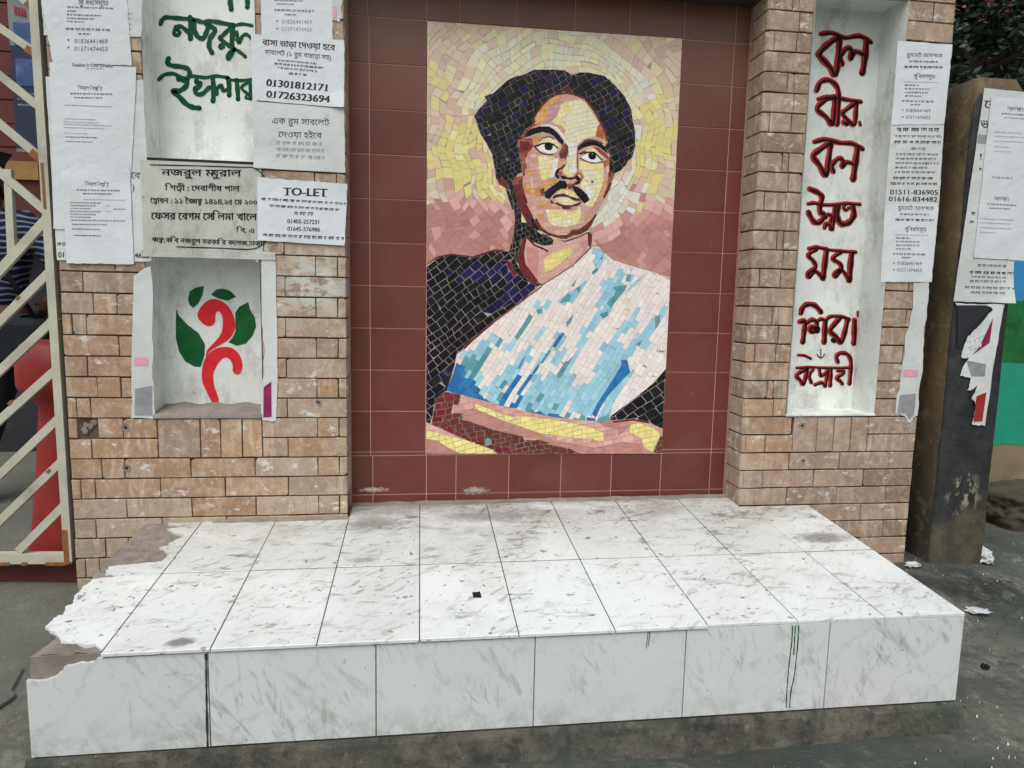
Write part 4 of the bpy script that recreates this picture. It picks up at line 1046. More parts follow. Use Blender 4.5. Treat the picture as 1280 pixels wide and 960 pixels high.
# ---------------- right brick pier with the tall inscription niche
DNR = .15
nr_x0, nr_x1 = X0(1000, 280), X0(1113, 280)
nr_z0 = Z0(1030, 518.5)
rp = thing('brick_pier', ((XAR+XR)/2, .1, ZG), 'right brick wall panel with tall white niche of black and red painted words', 'brick wall')
holeR = [(nr_x0, nr_x1, nr_z0, ZTOP+1)]
nr_zt = at(1080, 14, DNR).z
holeR = [(nr_x0, nr_x1, nr_z0, nr_zt)]
mesh('wall_core', *join([box(a, b, .009, .36, c, d) for a, b, c, d in rects_minus(XAR+.01, XR-.004, -.62, ZTOP, holeR)] + [box(XAR+.01, XR-.004, .345, .36, -.5, ZTOP-.01)]), M['mortar'], rp)
S2 = .212
def jointsR(c):
    k = c % 2
    if c <= 4: return [XAR+.016, XAR+.096] + [XAR+.096+S2*i for i in range(1, 5)] if k == 1 else [XAR+.2+S2*i for i in range(0, 4)]
    return [XAR+.03+(.0 if c % 4 < 2 else .06), XAR+.115, nr_x0-.002, nr_x1+.102] if k == 0 else [XAR+.12, nr_x0-.002] if c % 4 == 1 else [nr_x0-.002]
def kindR(x, z, c):
    r = rb.random()
    if z > .75: return 'g'
    if x < nr_x0 and z > .15: return 'o' if r < .7 and z < .6 else 'g'
    return 't' if r < .45 else 'g'
zr0, zr1 = BZ0+2*BP, BZ0+4*BP
sr = [X0(u, 540) for u in (992, 1021.5, 1042.5, 1063.5, 1085)]
nr_zb = BZ0+4*BP
courses(rp, XAR, XR, [(nr_x0, nr_x1, nr_zb, nr_zt), (sr[0], sr[-1], zr0, zr1)], lambda c: jointsR(c) + ([sr[0]] if c in (3, 4) else []), kindR, -5, 33)
for i in range(4): brick(rp, sr[i], sr[i+1], zr0, zr1, 't')
mesh('niche_sill', *prism([(nr_x0-.004, nr_z0-.006), (nr_x1+.004, nr_z0-.004), (nr_x1+.003, nr_z0+.003), (nr_x0-.003, nr_z0+.002)], lambda a, b, d: (a, -.004+d, b), 0, .03, .001), M['plaster'], rp)
niche(rp, nr_x0, nr_x1, nr_z0, nr_zt, DNR, M['plaster'])
for c in range(0, 33): brick(rp, .002, DR-.005, (BZ0+(c-1)*BP), BZ0+c*BP, 't' if c % 3 else 'g', face=(XAR-.002, 1))
for u, v, r in ((1003, 532, .014), (1004, 576, .012)): dark_hole(rp, u, v, r)
# painted words
RY = DNR-.0014
c6 = lambda spec: strokes(900, 0, 3.2, spec); c7 = lambda spec: strokes(900, 280, 3.368, spec); c9 = lambda spec: strokes(980, 370, 7.385, spec)
WORDS = [
 c6([(9,'405,137 450,133 500,152 560,145 605,170'),(12,'472,150 430,180 400,212 402,228 440,268 462,300 474,240 480,152'),(12,'588,160 582,230 572,293'),(10,'490,258 484,225 508,194 526,202 524,238 540,208 572,216')]),
 c6([(10,'388,362 405,328 440,322 470,350 476,400 470,498'),(8,'395,397 440,388 500,398 565,408'),(10,'458,388 420,402 390,436 425,468 450,498 458,440 460,392'),(9,'548,408 500,444 492,458 536,500 545,450 548,410'),(11,'497,490 508,494'),(6,'560,490 563,500')]),
 c6([(9,'380,568 425,558 480,572 530,575 572,596'),(11,'440,572 400,600 374,625 398,660 425,702 436,640 445,575'),(12,'552,590 544,650 535,718'),(9,'455,688 450,662 474,635 492,642 490,670 508,650 540,658')]),
 strokes(995, 230, 6.857, [(22,'122,45 190,75 226,112 214,165'),(15,'108,172 160,164 220,180 340,180'),(14,'350,176 440,168 552,176'),(22,'210,180 208,240 240,258 234,300 190,334 150,318 110,246'),(18,'335,190 326,300 314,388'),(15,'258,292 276,262 306,276 298,322'),(17,'248,376 262,342 288,352 302,386'),(24,'362,190 356,280 382,334 422,344 470,320 500,262 490,200'),(13,'430,172 410,202 430,226 456,206')]),
 #c6([(9,'362,762 395,785 403,812 372,822'),(8,'362,826 420,814 480,822 560,815'),(10,'398,820 408,852 380,862 358,870 386,892 424,872 440,826'),(8,'448,826 456,860 462,890'),(8,'420,862 442,856 446,884 430,900 446,914 452,880'),(10,'524,826 498,846 490,878 518,896 544,870 538,840 518,836')]),
 strokes(995, 230, 6.857, [(16,'114,556 180,545 270,560'),(14,'270,565 400,578 516,586'),(18,'176,562 108,612 152,662 170,716 104,766 118,800 166,748 236,812'),(24,'265,572 250,690 236,808'),(18,'386,586 318,640 376,682 392,728 332,768 346,794 394,742 456,820'),(24,'482,592 470,700 462,826')]),
 #c7([(10,'372,112 405,100 460,108'),(10,'378,116 400,150 368,200 372,222 402,222 440,176'),(12,'452,108 442,170 432,232'),(8,'470,122 520,112 578,116'),(10,'482,124 516,160 478,200 478,226 508,218 548,186'),(12,'562,116 555,180 548,240')]),
 c9([(22,'160,160 178,105 230,78 292,92 345,150'),(22,'150,240 195,238 190,330 178,428'),(20,'218,248 262,222 300,240 304,292 278,332 240,318 262,284 312,330 316,300'),(16,'300,240 350,215 390,238'),(24,'385,232 380,330 375,428'),(16,'392,222 440,190 540,194 606,218'),(22,'520,204 430,318 480,372 530,430 568,320 590,220'),(24,'655,228 654,340 650,438'),(12,'686,150 688,190'),(12,'706,150 710,184')]),
 c9([(12,'135,548 190,552 250,580'),(12,'120,666 250,660 400,666 602,664'),(18,'218,670 120,732 150,778 182,816 205,740 216,672'),(16,'272,680 236,735 256,802'),(16,'330,680 345,738 402,702'),(16,'290,822 350,802 385,835'),(16,'408,684 398,760 382,832'),(18,'436,670 434,750 430,830'),(16,'500,692 548,690 545,722 488,758 520,786 542,812'),(18,'500,612 488,560 530,528 590,542 620,598 618,700 608,812')]),
]
for st in WORDS:
    mesh('red_brushwork', *join([ribbon('', [(x-.5, y-.4) for x, y in p], w*2.3, RY-.00005*i, None, None) for i, (p, w) in enumerate(st)]), M['redbrush'], rp)
    mesh('black_brushwork', *join([ribbon('', [(x+.55, y+.4) for x, y in p], w*1.05, RY-.0007-.00006*i, None, None) for i, (p, w) in enumerate(st)]), M['blackpaint'], rp)
mesh('painted_dot', *ribbon('', [(1041.5, 425), (1043, 426)], 6, RY-.0015, None, None), M['blackpaint'], rp)
mesh('painted_arrow', *join([ribbon('', p, w, RY-.001, None, None) for p, w in strokes(980, 370, 7.385, [(9,'340,490 341,570'),(9,'305,538 322,562 341,574'),(9,'374,538 362,560 341,574')])]), M['blackpaint'], rp)

# ---------------- red tiled niche and the mosaic
tw = thing('tiled_niche_wall', ((XAL+XAR)/2, .2, ZG), 'recessed wall of oxblood ceramic tiles framing the portrait mosaic', 'tiled wall')
mesh('wall_back', *box(XAL-.012, XAR+.012, DR+.0022, .36, -.3, ZTOP), M['bed'], tw)
mosx0, mosx1 = at(533.2, 300, DR).x, at(839, 300, DR).x; mosz1, mosz0 = at(690, 37.5, DR).z, at(680, 567, DR).z
rowz = [ZR0+RP*i for i in (4, 3, 2, 1, 0)]+[ZR0-RP*i for i in range(1, 11)]
zbot2 = at(680, 567.6, DR).z; zb3 = at(680, 614.8, DR).z
def rtile(x0, x1, z0, z1):
    g = .0017; v = rb.uniform(-.0004, .0004)
    mesh('wall_tile', *prism([(x0+g, z0+g), (x1-g, z0+g), (x1-g, z1-g), (x0+g, z1-g)], lambda a, b, d: (a, DR+d+v, b), 0, .008, .0012), M['redtile'], tw)
cl_ = [XAL+.001, 8.20343+DX, mosx0]; cr_ = [mosx1, 9.55682+DX, XAR-.002]
topj = [XAL+.001]+[at(u, 12, DR).x for u in (459, 533, 575.5, 646.6, 719.4, 788.5, 857, 921.5)]+[XAR-.002]
for j in range(4, 14):
    for cset in (cl_, cr_):
        for i in range(2): rtile(cset[i], cset[i+1], rowz[j+1], rowz[j])
for i in range(len(topj)-1):
    for j in range(1, 4): rtile(topj[i], topj[i+1], rowz[j+1], rowz[j])
if mosz1 < rowz[4]-.012:
    for i in range(2, len(topj)-2): rtile(max(topj[i], mosx0), min(topj[i+1], mosx1), mosz1+.001, rowz[4])
for cset in (cl_, cr_):
    for i in range(2): rtile(cset[i], cset[i+1], zbot2, rowz[14])
bj = [XAL+.001]+[at(u, 592, DR).x for u in (466, 533, 570, 636, 701, 764, 826, 887.5)]+[XAR-.002]
for i in range(len(bj)-1): rtile(bj[i], bj[i+1], zb3, zbot2); rtile(bj[i], bj[i+1], -.06, zb3)

mo = thing('portrait_mosaic', ((mosx0+mosx1)/2, DR, mosz0), 'mosaic portrait of a moustached man in dark robe and white blue shawl', 'mosaic')
def mpt(u, v, Y):
    p = at(u, v, DR); 
    fx = (p.x-mosx0)/(mosx1-mosx0); return (p.x, Y, p.z)
bed = [at(u, v, DR) for u, v in MQ]; mesh('grout_bed', *prism([(p.x, p.z) for p in bed], lambda a, b, d: (a, DR+d, b), -.0022, .009), M['mbed'], mo)
cells = build_mosaic_cells(); rm = random.Random(5)
GI = {'bg': .17, 'sh': .15, 'hair': .24, 'torso': .36, 'blkr': .42, 'dark': .22, 'face': .10, 'fine': .07, 'micro': .05, 'arm': .3}
def parea(p): return abs(sum(p[i-1][0]*p[i][1]-p[i][0]*p[i-1][1] for i in range(len(p))))/2
cells.sort(key=lambda c: -parea(c[0]))
def tess(poly, ri):
    g = GI[RG[ri][2]]; q = [at(u, v, DR) for u, v in poly]; P = [(a.x, a.z) for a in q]
    ar = sum(P[i][0]*P[(i+1) % len(P)][1]-P[(i+1) % len(P)][0]*P[i][1] for i in range(len(P)))
    if ar < 0: P = P[::-1]
    d = g*.00325*rm.uniform(.45, 1.35); P = inset(P, d)
    cx, cz = sum(p[0] for p in P)/len(P), sum(p[1] for p in P)/len(P)
    tx, tz, dz = rm.gauss(0, .022), rm.gauss(0, .022), rm.uniform(-.0003, .0003)
    v, f = prism(P, lambda a, b, dd: (a, DR-.0032+dd+dz+(a-cx)*tx+(b-cz)*tz, b), 0, .0036, 0)
    mix = MX[RG[ri][1]]; k = rm.choices(mix, [m[3] for m in mix])[0]; j = rm.uniform(.94, 1.05)
    return v, f, tuple(min(.88, x*j*(1.14 if sum(k[:3]) > 260 else .8)) for x in lin(k[:3]))
def setcol(o, cols):
    a = o.data.color_attributes.new('Col', 'FLOAT_COLOR', 'POINT'); flat_ = []
    for c in cols: flat_ += [c[0], c[1], c[2], 1]
    a.data.foreach_set('color', flat_)
BV, BF, BC = [], [], []
for i, (poly, ri) in enumerate(cells):
    v, f, c = tess(poly, ri)
    if i < 300: setcol(mesh('tessera', v, f, M['mosaic'], mo), [c]*len(v))
    else: n = len(BV); BV += v; BF += [tuple(q+n for q in t_) for t_ in f]; BC += [c]*len(v)
o = mesh('tesserae', BV, BF, M['mosaic'], mo); setcol(o, BC); o['kind'] = 'stuff'
# initials scratched on the shawl
mesh('signature', *join([ribbon('', cc(s, 820, 430, 1), .7, DR-.0048, None, None) for s in ('2,6 1.5,9 3,10', '4,10 5,7.5 6,10', '7,10 8,8.5 9,10.2 10,8.6 11,10.2')]), M['ink2'], mo)
# header beam that closes the niche
ls = at(902, 7, DR).z
hb = thing('niche_header', (0, .07, ls), 'dark header beam across the top of the tiled recess', 'beam')
mesh('beam', *box(XAL+.001, XAR-.001, .0, DR-.002, ls, ZTOP), M['dirt_and_shade'], hb)  # beam coloured dark, painting in the shade under the header
# ------------------------------------------------------------------ tiled platform
TT = .254; sx0 = 7.62664+DX; rj0 = 7.87235+DX
pf = thing('tiled_platform', (0, -.4, -.45), 'white marble tiled step below the mosaic, broken at its left end', 'platform')
pb = -.008
bl_ = [pix_pl(u, v) for u, v in ((38, 846), (70, 795), (112, 722), (150, 682), (196, 640))]
body = join([
    prism([(XPL+.006, -PD+.008), (XPR-.006, -PD+.008), (XPR-.006, .02)]+[(bl_[4][0], .02)]+[q for q in bl_[3:0:-1]], lambda a, b, d: pl(a, b, -d), .0085, HR+.004),
    prism([(XAL+.002, .0), (XAR-.002, .0), (XAR-.002, DR+.006), (XAL+.002, DR+.006)], lambda a, b, d: pl(a, b, -d), .009, HR)])
mesh('cement_body', *body, M['cement'], pf)
def ptile(name, poly, mat, h1=.0085, v=0.0): return mesh(name, *prism(poly, lambda a, b, d: pl(a, b, -d+v), 0, h1, .0012), mat, pf)
g = .0013
nlast = 8
for k in range(0, 9):
    a0 = sx0+k*TT+g; a1 = min(sx0+(k+1)*TT, XPR)-g
    ov = .0055 if k < 6 else .0005
    ptile('paving_tile', [(a0, -PD-ov), (a1, -PD-ov), (a1, -PD+PSY-g), (a0, -PD+PSY-g)], M['top'], v=rb.uniform(-.0003, .0003))
    # back course, notched round the piers
    b0 = -PD+PSY+g; bq = -.004; bn = DR-.003
    P = []
    if a1 < XAL or a0 > XAR: P = [(a0, b0), (a1, b0), (a1, bq), (a0, bq)]
    elif a0 < XAL: P = [(a0, b0), (a1, b0), (a1, bn), (XAL+.003, bn), (XAL+.003, bq), (a0, bq)]
    elif a1 > XAR: P = [(a0, b0), (a1, b0), (a1, bq), (XAR-.003, bq), (XAR-.003, bn), (a0, bn)]
    else: P = [(a0, b0), (a1, b0), (a1, bn), (a0, bn)]
    if len(P) == 6:
        v0 = 0; pts3 = P; n = 6
        tr = tessellate_polygon([[Vector((x, y, 0)) for x, y in P]])
        mesh('paving_tile', [tuple(pl(x, y, 0)) for x, y in P]+[tuple(pl(x, y, -.0085)) for x, y in P], [tuple(q) for q in tr]+[(i, (i+1) % 6, 6+(i+1) % 6, 6+i) for i in range(6)], M['top'], pf)
    else: ptile('paving_tile', P, M['top'], v=rb.uniform(-.0003, .0003))
def plp(s, ox=0, oy=620, k=2.823): return [pix_pl(u, v) for u, v in cc(s, ox, oy, k)]
def jag(P, amp=.004):
    out = []
    for i, p in enumerate(P):
        out.append(p)
        if i < len(P)-1:
            q = P[(i+1) % len(P)]; out.append(((p[0]+q[0])/2+rb.uniform(-amp, amp), (p[1]+q[1])/2+rb.uniform(-amp, amp)))
    return out
def broken(name, P, mat):
    n = len(P); tr = tessellate_polygon([[Vector((x, y, 0)) for x, y in P]])
    o = mesh(name, [tuple(pl(x, y, 0)) for x, y in P]+[tuple(pl(x, y, -.0085)) for x, y in P], [tuple(q) for q in tr]+[(i, (i+1) % n, n+(i+1) % n, n+i) for i in range(n)], mat, pf); return o
P = plp('365,288 330,292 312,308 290,325 262,362 240,385 228,405 205,420 180,442 172,466 190,480 212,502 240,518 300,526 338,528')
P = [(sx0-g, -PD+PSY-g)]+P+[(sx0-g, -PD+.012)]
broken('broken_paving_tile', jag(jag(P[1:-1], .009), .004)+[P[-1], P[0]], M['top'])['label'] = 'jagged remains of the front corner tile'
P = plp('585,94 600,100 628,112 590,116 632,132 650,142 612,160 598,172 562,182 590,198 580,222 545,234 470,240 385,248 372,262 372,274 400,286')
P = [(sx0-g, -.004)]+jag(jag(P, .008), .004)+[(sx0-g, -PD+PSY+g)]
broken('broken_paving_tile', P, M['top'])['label'] = 'jagged remains of the back corner tile'
# dirt filled joints a little below the tile faces
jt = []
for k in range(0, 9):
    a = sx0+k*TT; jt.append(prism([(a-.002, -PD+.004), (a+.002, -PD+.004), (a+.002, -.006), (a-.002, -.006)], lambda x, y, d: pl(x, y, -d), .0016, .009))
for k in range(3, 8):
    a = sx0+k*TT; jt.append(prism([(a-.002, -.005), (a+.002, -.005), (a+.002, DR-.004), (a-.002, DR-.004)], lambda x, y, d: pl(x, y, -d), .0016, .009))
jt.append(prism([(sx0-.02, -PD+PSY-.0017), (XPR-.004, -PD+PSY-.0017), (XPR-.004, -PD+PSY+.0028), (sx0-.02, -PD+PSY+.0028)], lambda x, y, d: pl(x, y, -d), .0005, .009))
mesh('joint_dirt', *join(jt), M['dirt_and_shade'], pf)['kind'] = 'stuff'
# riser tiles
rz = lambda name, P, mat: mesh(name, *prism(P, lambda a, h, d: pl(a, -PD+d, h), 0, .0085, .0012), mat, pf)
rj = [XPL]+[rj0+.40706*k for k in range(5)]+[XPR]
for i in range(1, 6):
    rz('riser_tile', [(rj[i]+g, -HR), (rj[i+1]-g, -HR), (rj[i+1]-g, -.0135 if i < 4 else -.010), (rj[i]+g, -.0135 if i < 4 else -.010)], M['riser'])
Pr = [pix_pl(u, v, b=-PD) for u, v in cc('96,652 130,655 160,652 182,645 205,634 215,622 224,606 245,600 270,594 300,592 320,588 340,576 375,572', 0, 620, 2.823)]
Pr = [(XPL, Pr[0][1])]+jag(jag(Pr[1:], .003), .0015)+[(rj[1]-g, -.0125), (rj[1]-g, -HR), (XPL, -HR)]
tr = tessellate_polygon([[Vector((x, y, 0)) for x, y in Pr]]); n = len(Pr)
mesh('broken_riser_tile', [tuple(pl(x, -PD, y)) for x, y in Pr]+[tuple(pl(x, -PD+.0085, y)) for x, y in Pr], [tuple(q) for q in tr]+[(i, (i+1) % n, n+(i+1) % n, n+i) for i in range(n)], M['riser'], pf)['label'] = 'riser tile with its upper left corner broken off'
for sgn, ax in ((1, XPR),):
    for b0, b1 in ((-PD+.002, -PD+.40), (-PD+.403, -.004)):
        mesh('side_tile', *prism([(b0, -HR), (b1, -HR), (b1, -.0105), (b0, -.0105)], lambda b, h, d: pl(ax-d, b, h), 0, .0055, .001), M['riser'], pf)
# eroded cement lump at the broken corner, and mortar bead against the wall
V, Fc = [], []; nb = 40; mm = 7
for i in range(nb+1):
    a = XPL+.21+(XAL-XPL-.21)*i/nb
    for j in range(mm+1):
        t_ = j/mm; h = .012*(1-t_)**2*(1+noise.noise(Vector((a*18, 2, 0)))*.9)+.0004; V.append(tuple(pl(a, -.003-.028*t_*(1+.5*noise.noise(Vector((a*12, 7, 0)))), h)))
Fc = [(i*(mm+1)+j, (i+1)*(mm+1)+j, (i+1)*(mm+1)+j+1, i*(mm+1)+j+1) for i in range(nb) for j in range(mm)]
mesh('mortar_bead', V, Fc, M['cement'], pf, smooth=True)
V = []; nb2 = 70
for i in range(nb2+1):
    a = XAL+.004+(XAR-XAL-.008)*i/nb2
    for j in range(mm+1):
        t_ = j/mm; h = .004*(1-t_)*(1+noise.noise(Vector((a*16, 5, 0))))+.0005; V.append(tuple(pl(a, DR-.006-.03*t_*(1+.7*noise.noise(Vector((a*11, 9, 0)))), h)))
mesh('mortar_bead', V, [(i*(mm+1)+j, (i+1)*(mm+1)+j, (i+1)*(mm+1)+j+1, i*(mm+1)+j+1) for i in range(nb2) for j in range(mm)], M['cement'], pf, smooth=True)
# concrete footing
V = []; nb = 90
prof = [(-PD-.004, -HR-.001), (-PD-.013, -HR-.014), (-PD-.024, -HR-.05), (-PD-.05, -HR-.16)]
for i in range(nb+1):
    a = XPL-.01+(XPR-XPL+.02)*i/nb
    for j, (b, h) in enumerate(prof):
        w = noise.noise(Vector((a*7, j*2.0, 0)))*.008*(j > 0)+noise.noise(Vector((a*25, j*3.0, 4)))*.004*(j > 0); V.append(tuple(pl(a, b+w, h+w*.4*(j > 0))))
n = len(prof)
Fc = [(i*n+j, i*n+j+1, (i+1)*n+j+1, (i+1)*n+j) for i in range(nb) for j in range(n-1)]
fo = mesh('concrete_footing', V, Fc, M['foundation'], pf)
mesh('concrete_footing', *prism([(XPL+.004, -PD+.002), (XPR-.004, -PD+.002), (XPR-.004, .02), (XPL+.004, .02)], lambda a, b, d: pl(a, b, -d), HR+.004, HR+.25), M['foundation'], pf)
# green chalk lines and scratches on the riser
def inp(P, x, y): return inpoly(P, x, y)
def exposed(name, P, step, hz, amp, mat):   # rough broken surface over a polygon of the platform top
    x0, x1 = min(p[0] for p in P), max(p[0] for p in P); y0, y1 = min(p[1] for p in P), max(p[1] for p in P); V, Fc, ix = [], [], {}
    def vid(i, j):
        if (i, j) not in ix:
            a, b = x0+i*step, y0+j*step; h = hz+amp*(noise.noise(Vector((a*22, b*22, 0)))+.6*noise.noise(Vector((a*70, b*70, 5)))+.4*abs(noise.noise(Vector((a*9, b*9, 2)))))
            ix[(i, j)] = len(V); V.append(tuple(pl(a, b, min(h, .001))))
        return ix[(i, j)]
    for i in range(int((x1-x0)/step)+1):
        for j in range(int((y1-y0)/step)+1):
            if inp(P, x0+(i+.5)*step, y0+(j+.5)*step): Fc.append((vid(i, j), vid(i+1, j), vid(i+1, j+1), vid(i, j+1)))
    return mesh(name, V, Fc, mat, pf, smooth=True)
exposed('exposed_mortar', [(sx0+.01, -.004), (sx0+.01, -PD+.012), (XPL+.012, -PD+.012)]+bl_[1:]+[(bl_[4][0], -.004)], .005, -.0075, .0085, M['cement'])
def onriser(name, pts, w, mat):
    V, Fc = ribbon('', pts, w, 0, None, None)
    P2 = catmull(pts, 6); L = []
    v2 = []
    for x, y in pts: v2.append(pix_pl(x, y, b=-PD))
    W2 = w/F*1.75; out = []
    p = catmull(v2, 6); n = len(p)
    for i in range(n):
        a = p[max(0, i-1)]; b = p[min(n-1, i+1)]; dx, dy = b[0]-a[0], b[1]-a[1]; D = math.hypot(dx, dy) or 1; k = W2/2*(.7+.6*rb.random())
        out += [tuple(pl(p[i][0]-dy/D*k, -PD-.0006, p[i][1]+dx/D*k)), tuple(pl(p[i][0]+dy/D*k, -PD-.0006, p[i][1]-dx/D*k))]
    return mesh(name, out, [(2*i, 2*i+1, 2*i+3, 2*i+2) for i in range(n-1)], mat, pf)
for s in ('508,432 506,480 497,560 490,640 487,705', '518,432 515,480 512,530', '529,430 525,500 514,600 503,650 498,706'): onriser('green_paint_line', cc(s, 800, 620, 2.667), 1.5, M['greenpaint'])
for s in ('28,448 20,508', '34,448 27,500'): onriser('scratch', cc(s, 800, 620, 2.667), 1.2, M['ink2'])
for s in ('726,556 728,620 729,700 731,800 733,884',): onriser('open_joint', cc(s, 0, 620, 2.823), 2.6, M['dirt_and_shade'])
# little black thing lying on the tiles
a_, b_ = pix_pl(596, 744); bt = [(a_-.011, b_-.013), (a_+.012, b_-.016), (a_+.010, b_+.015), (a_-.012, b_+.012)]
fk = mesh('scrap', *prism(jag(bt, .002), lambda a, b, d: pl(a, b, .004-d), 0, .0035, .0008), M['dark']); tag(fk, 'small black scrap lying on the white tiles', 'scrap')

# ------------------------------------------------------------------ notices
def notice(name, quad, lab, cat, layer, mat='paper', prints=(), wr=.0022, root=None, curl=None, seed=0, Y=0.0, group='paper notices pasted on the walls and pillar', nx=12, nz=14):
    Yb = Y-.0022-.0014*layer; q = [at(u, v, Yb) for u, v in quad]     # TL TR BR BL
    cx = sum(p.x for p in q)/4; zb = min(p.z for p in q)
    def disp(p, s, t):
        w = noise.noise(Vector((p.x*9, p.z*9, seed)))*wr + noise.noise(Vector((p.x*26, p.z*20, seed+5)))*wr*.5
        w = abs(w)
        if curl:
            for (cs, ct, amt, rad) in curl:
                d = math.hypot((s-cs), (t-ct)); w += amt*max(0, 1-d/rad)**2
        return w
    V, uv = [], []
    for j in range(nz+1):
        for i in range(nx+1):
            s, t = i/nx, j/nz; p = (q[0]*(1-s)+q[1]*s)*(1-t)+(q[3]*(1-s)+q[2]*s)*t
            e = .0030
            if i in (0, nx) or j in (0, nz): p = p+Vector((noise.noise(Vector((p.z*40, i, seed)))*e, 0, noise.noise(Vector((p.x*40, j, seed)))*e))
            V.append((p.x, Yb-disp(p, s, t), p.z))
    Fc = [(j*(nx+1)+i, (j+1)*(nx+1)+i, (j+1)*(nx+1)+i+1, j*(nx+1)+i+1) for j in range(nz) for i in range(nx)]
    r = thing(name, (cx, Yb, zb), lab, cat, group); mesh('sheet', V, Fc, M[mat], r, smooth=True)
    byink = {}
    # barycentric-free: look the printed point up on the sheet's own surface
    ax, az = q[0], q[3]
    def surf(u, v):
        p = at(u, v, Yb)
        # invert the bilinear patch by two Newton steps
        s = t = .5
        for _ in range(5):
            f = (q[0]*(1-s)+q[1]*s)*(1-t)+(q[3]*(1-s)+q[2]*s)*t - p; ds = (q[1]-q[0])*(1-t)+(q[2]-q[3])*t; dt = (q[3]-q[0])*(1-s)+(q[2]-q[1])*s
            det = ds.x*dt.z-dt.x*ds.z
            if abs(det) < 1e-12: break
            s -= (f.x*dt.z-dt.x*f.z)/det; t -= (ds.x*f.z-f.x*ds.z)/det
        s = max(0, min(.9999, s)); t = max(0, min(.9999, t)); i, j = int(s*nx), int(t*nz); fs, ft = s*nx-i, t*nz-j
        Y_ = lambda i, j: V[j*(nx+1)+i][1]
        y = (Y_(i, j)*(1-fs)+Y_(i+1, j)*fs)*(1-ft)+(Y_(i, j+1)*(1-fs)+Y_(i+1, j+1)*fs)*ft
        return (p.x, y-.0005, p.z)
    for kind, ink, data in prints:
        if kind == 't': P, Fp = textgeo(**data)
        elif kind == 'g': P, Fp = greek(**data, rr=random.Random(seed*31+int(data['v'])))
        elif kind == 's': P, Fp = serifs(**data)
        elif kind == 'p': P = [(u, v, 0) for u, v in data]; Fp = [tuple(x) for x in tessellate_polygon([[Vector((u, v, 0)) for u, v in data]])]
        vs = [surf(u, v) for u, v, k in P]
        if kind in 'tps': mesh('printed_line' if kind == 't' else 'printed_patch', vs, Fp, M[ink], r)
        else: a = byink.setdefault(ink, ([], [])); n = len(a[0]); a[0].extend(vs); a[1].extend([tuple(k+n for k in f) for f in Fp])
    for ink, (vs, fs) in byink.items(): mesh('small_print', vs, fs, M[ink], r)['kind'] = 'stuff'
    return r
def tx(s, u, v, width, size, ang=0.0, ink='ink', bold=0): return ('t', ink, dict(s=s, u=u, v=v, width=width, size=size, ang=ang, bold=bold))
def gk(u, v, width, h=2.2, ang=0.0, ink='ink2'): return ('g', ink, dict(u=u, v=v, width=width, h=h, ang=ang))
def roomate(ox, oy, kx=1.0, top=True):
    """the printed layout shared by the room-mate notices, offset from its first copy on the right wall"""
    o = []
    if top:
        o += [tx('রুমমেট আবশ্যক', 1133+ox, 71+oy, 45*kx, 7, .02, 'ink2'), gk(1136+ox, 78+oy, 36*kx, 2.4, .02, 'ink2'), gk(1130+ox, 85+oy, 48*kx, 2.8, .02, 'ink')]
        o += [tx('সুবিধাসমূহঃ', 1142+ox, 97.5+oy, 27*kx, 7, .02, 'ink', 0)]
    o += [gk(1129+ox, 103+oy, 42*kx, 1.2, .02, 'ink3')]+[gk(1131+ox, y+oy, w*kx, 1.9, .02, 'ink2') for y, w in ((107.5, 18), (112, 30), (116.5, 29), (121, 20))]
    o += [gk(1127+ox, 127.5+oy, 40*kx, 2.2, .02, 'ink2'), gk(1138+ox, 132+oy, 12*kx, 2, .02, 'ink2')]
    o += [tx('•', 1127+ox, 140+oy, 0, 7, 0, 'ink'), tx('01836441469', 1132+ox, 140+oy, 31*kx, 6.2, .02, 'ink2'), tx('•', 1127+ox, 148.5+oy, 0, 7, 0, 'ink'), tx('01571474453', 1132+ox, 148.5+oy, 31*kx, 6.2, .02, 'ink2')]
    return o
NT_ = 'notice'
notice('paper_notice', [(57, 96), (179, 100), (189.5, 327), (71, 325)], 'oldest left hand notice showing cut off letters 01 and 4652 at its bottom edge', NT_, 0, 'paper2',
    [tx('সি', 63, 97, 0, 15, .05, 'ink'), tx('ভি', 65, 137, 0, 11, .05, 'emgreen'), tx('বে', 164, 223, 0, 12, .03, 'ink'), tx(')', 165, 238, 0, 12, 0, 'ink'), gk(72, 307, 12, 4, .02, 'ink'), tx('01', 72.5, 321.5, 9, 9.5, .02, 'ink', 1), tx('4652', 168.5, 322.5, 17.5, 9.5, .02, 'ink', 1)], seed=1)
notice('paper_notice', [(51, -6), (177.5, -6), (177, 46), (55, 44)], 'white sheet at the top edge, behind the bulleted phone notice', NT_, 0, 'paper2', [gk(156, y, 9, 1.4, .02, 'ink2') for y in (18, 24, 31, 37)], seed=2)
notice('paper_notice', [(51, -8), (158, -8), (165, 82), (66, 79)], 'notice with two bulleted phone numbers at the top of the left stack', NT_, 1, 'paper',
    [tx('সুবিধাসমূহঃ', 98, 6, 38, 9, .02, 'ink')]+[gk(84, y, w, 2.0, .03, 'ink2') for y, w in ((10, 58), (15, 12), (19.5, 44), (24, 34), (28, 22))]+
    [gk(82, 37.5, 56, 2.8, .03, 'ink2'), gk(98, 43.5, 16, 2.2, .03, 'ink2'), tx('•', 84, 53, 0, 9, 0, 'ink'), tx('01836441469', 93, 54, 42, 8, .02, 'ink2'), tx('•', 84, 62.5, 0, 9, 0, 'ink'), tx('01571474453', 93, 63.5, 42, 8, .02, 'ink2')], seed=3, wr=.002)
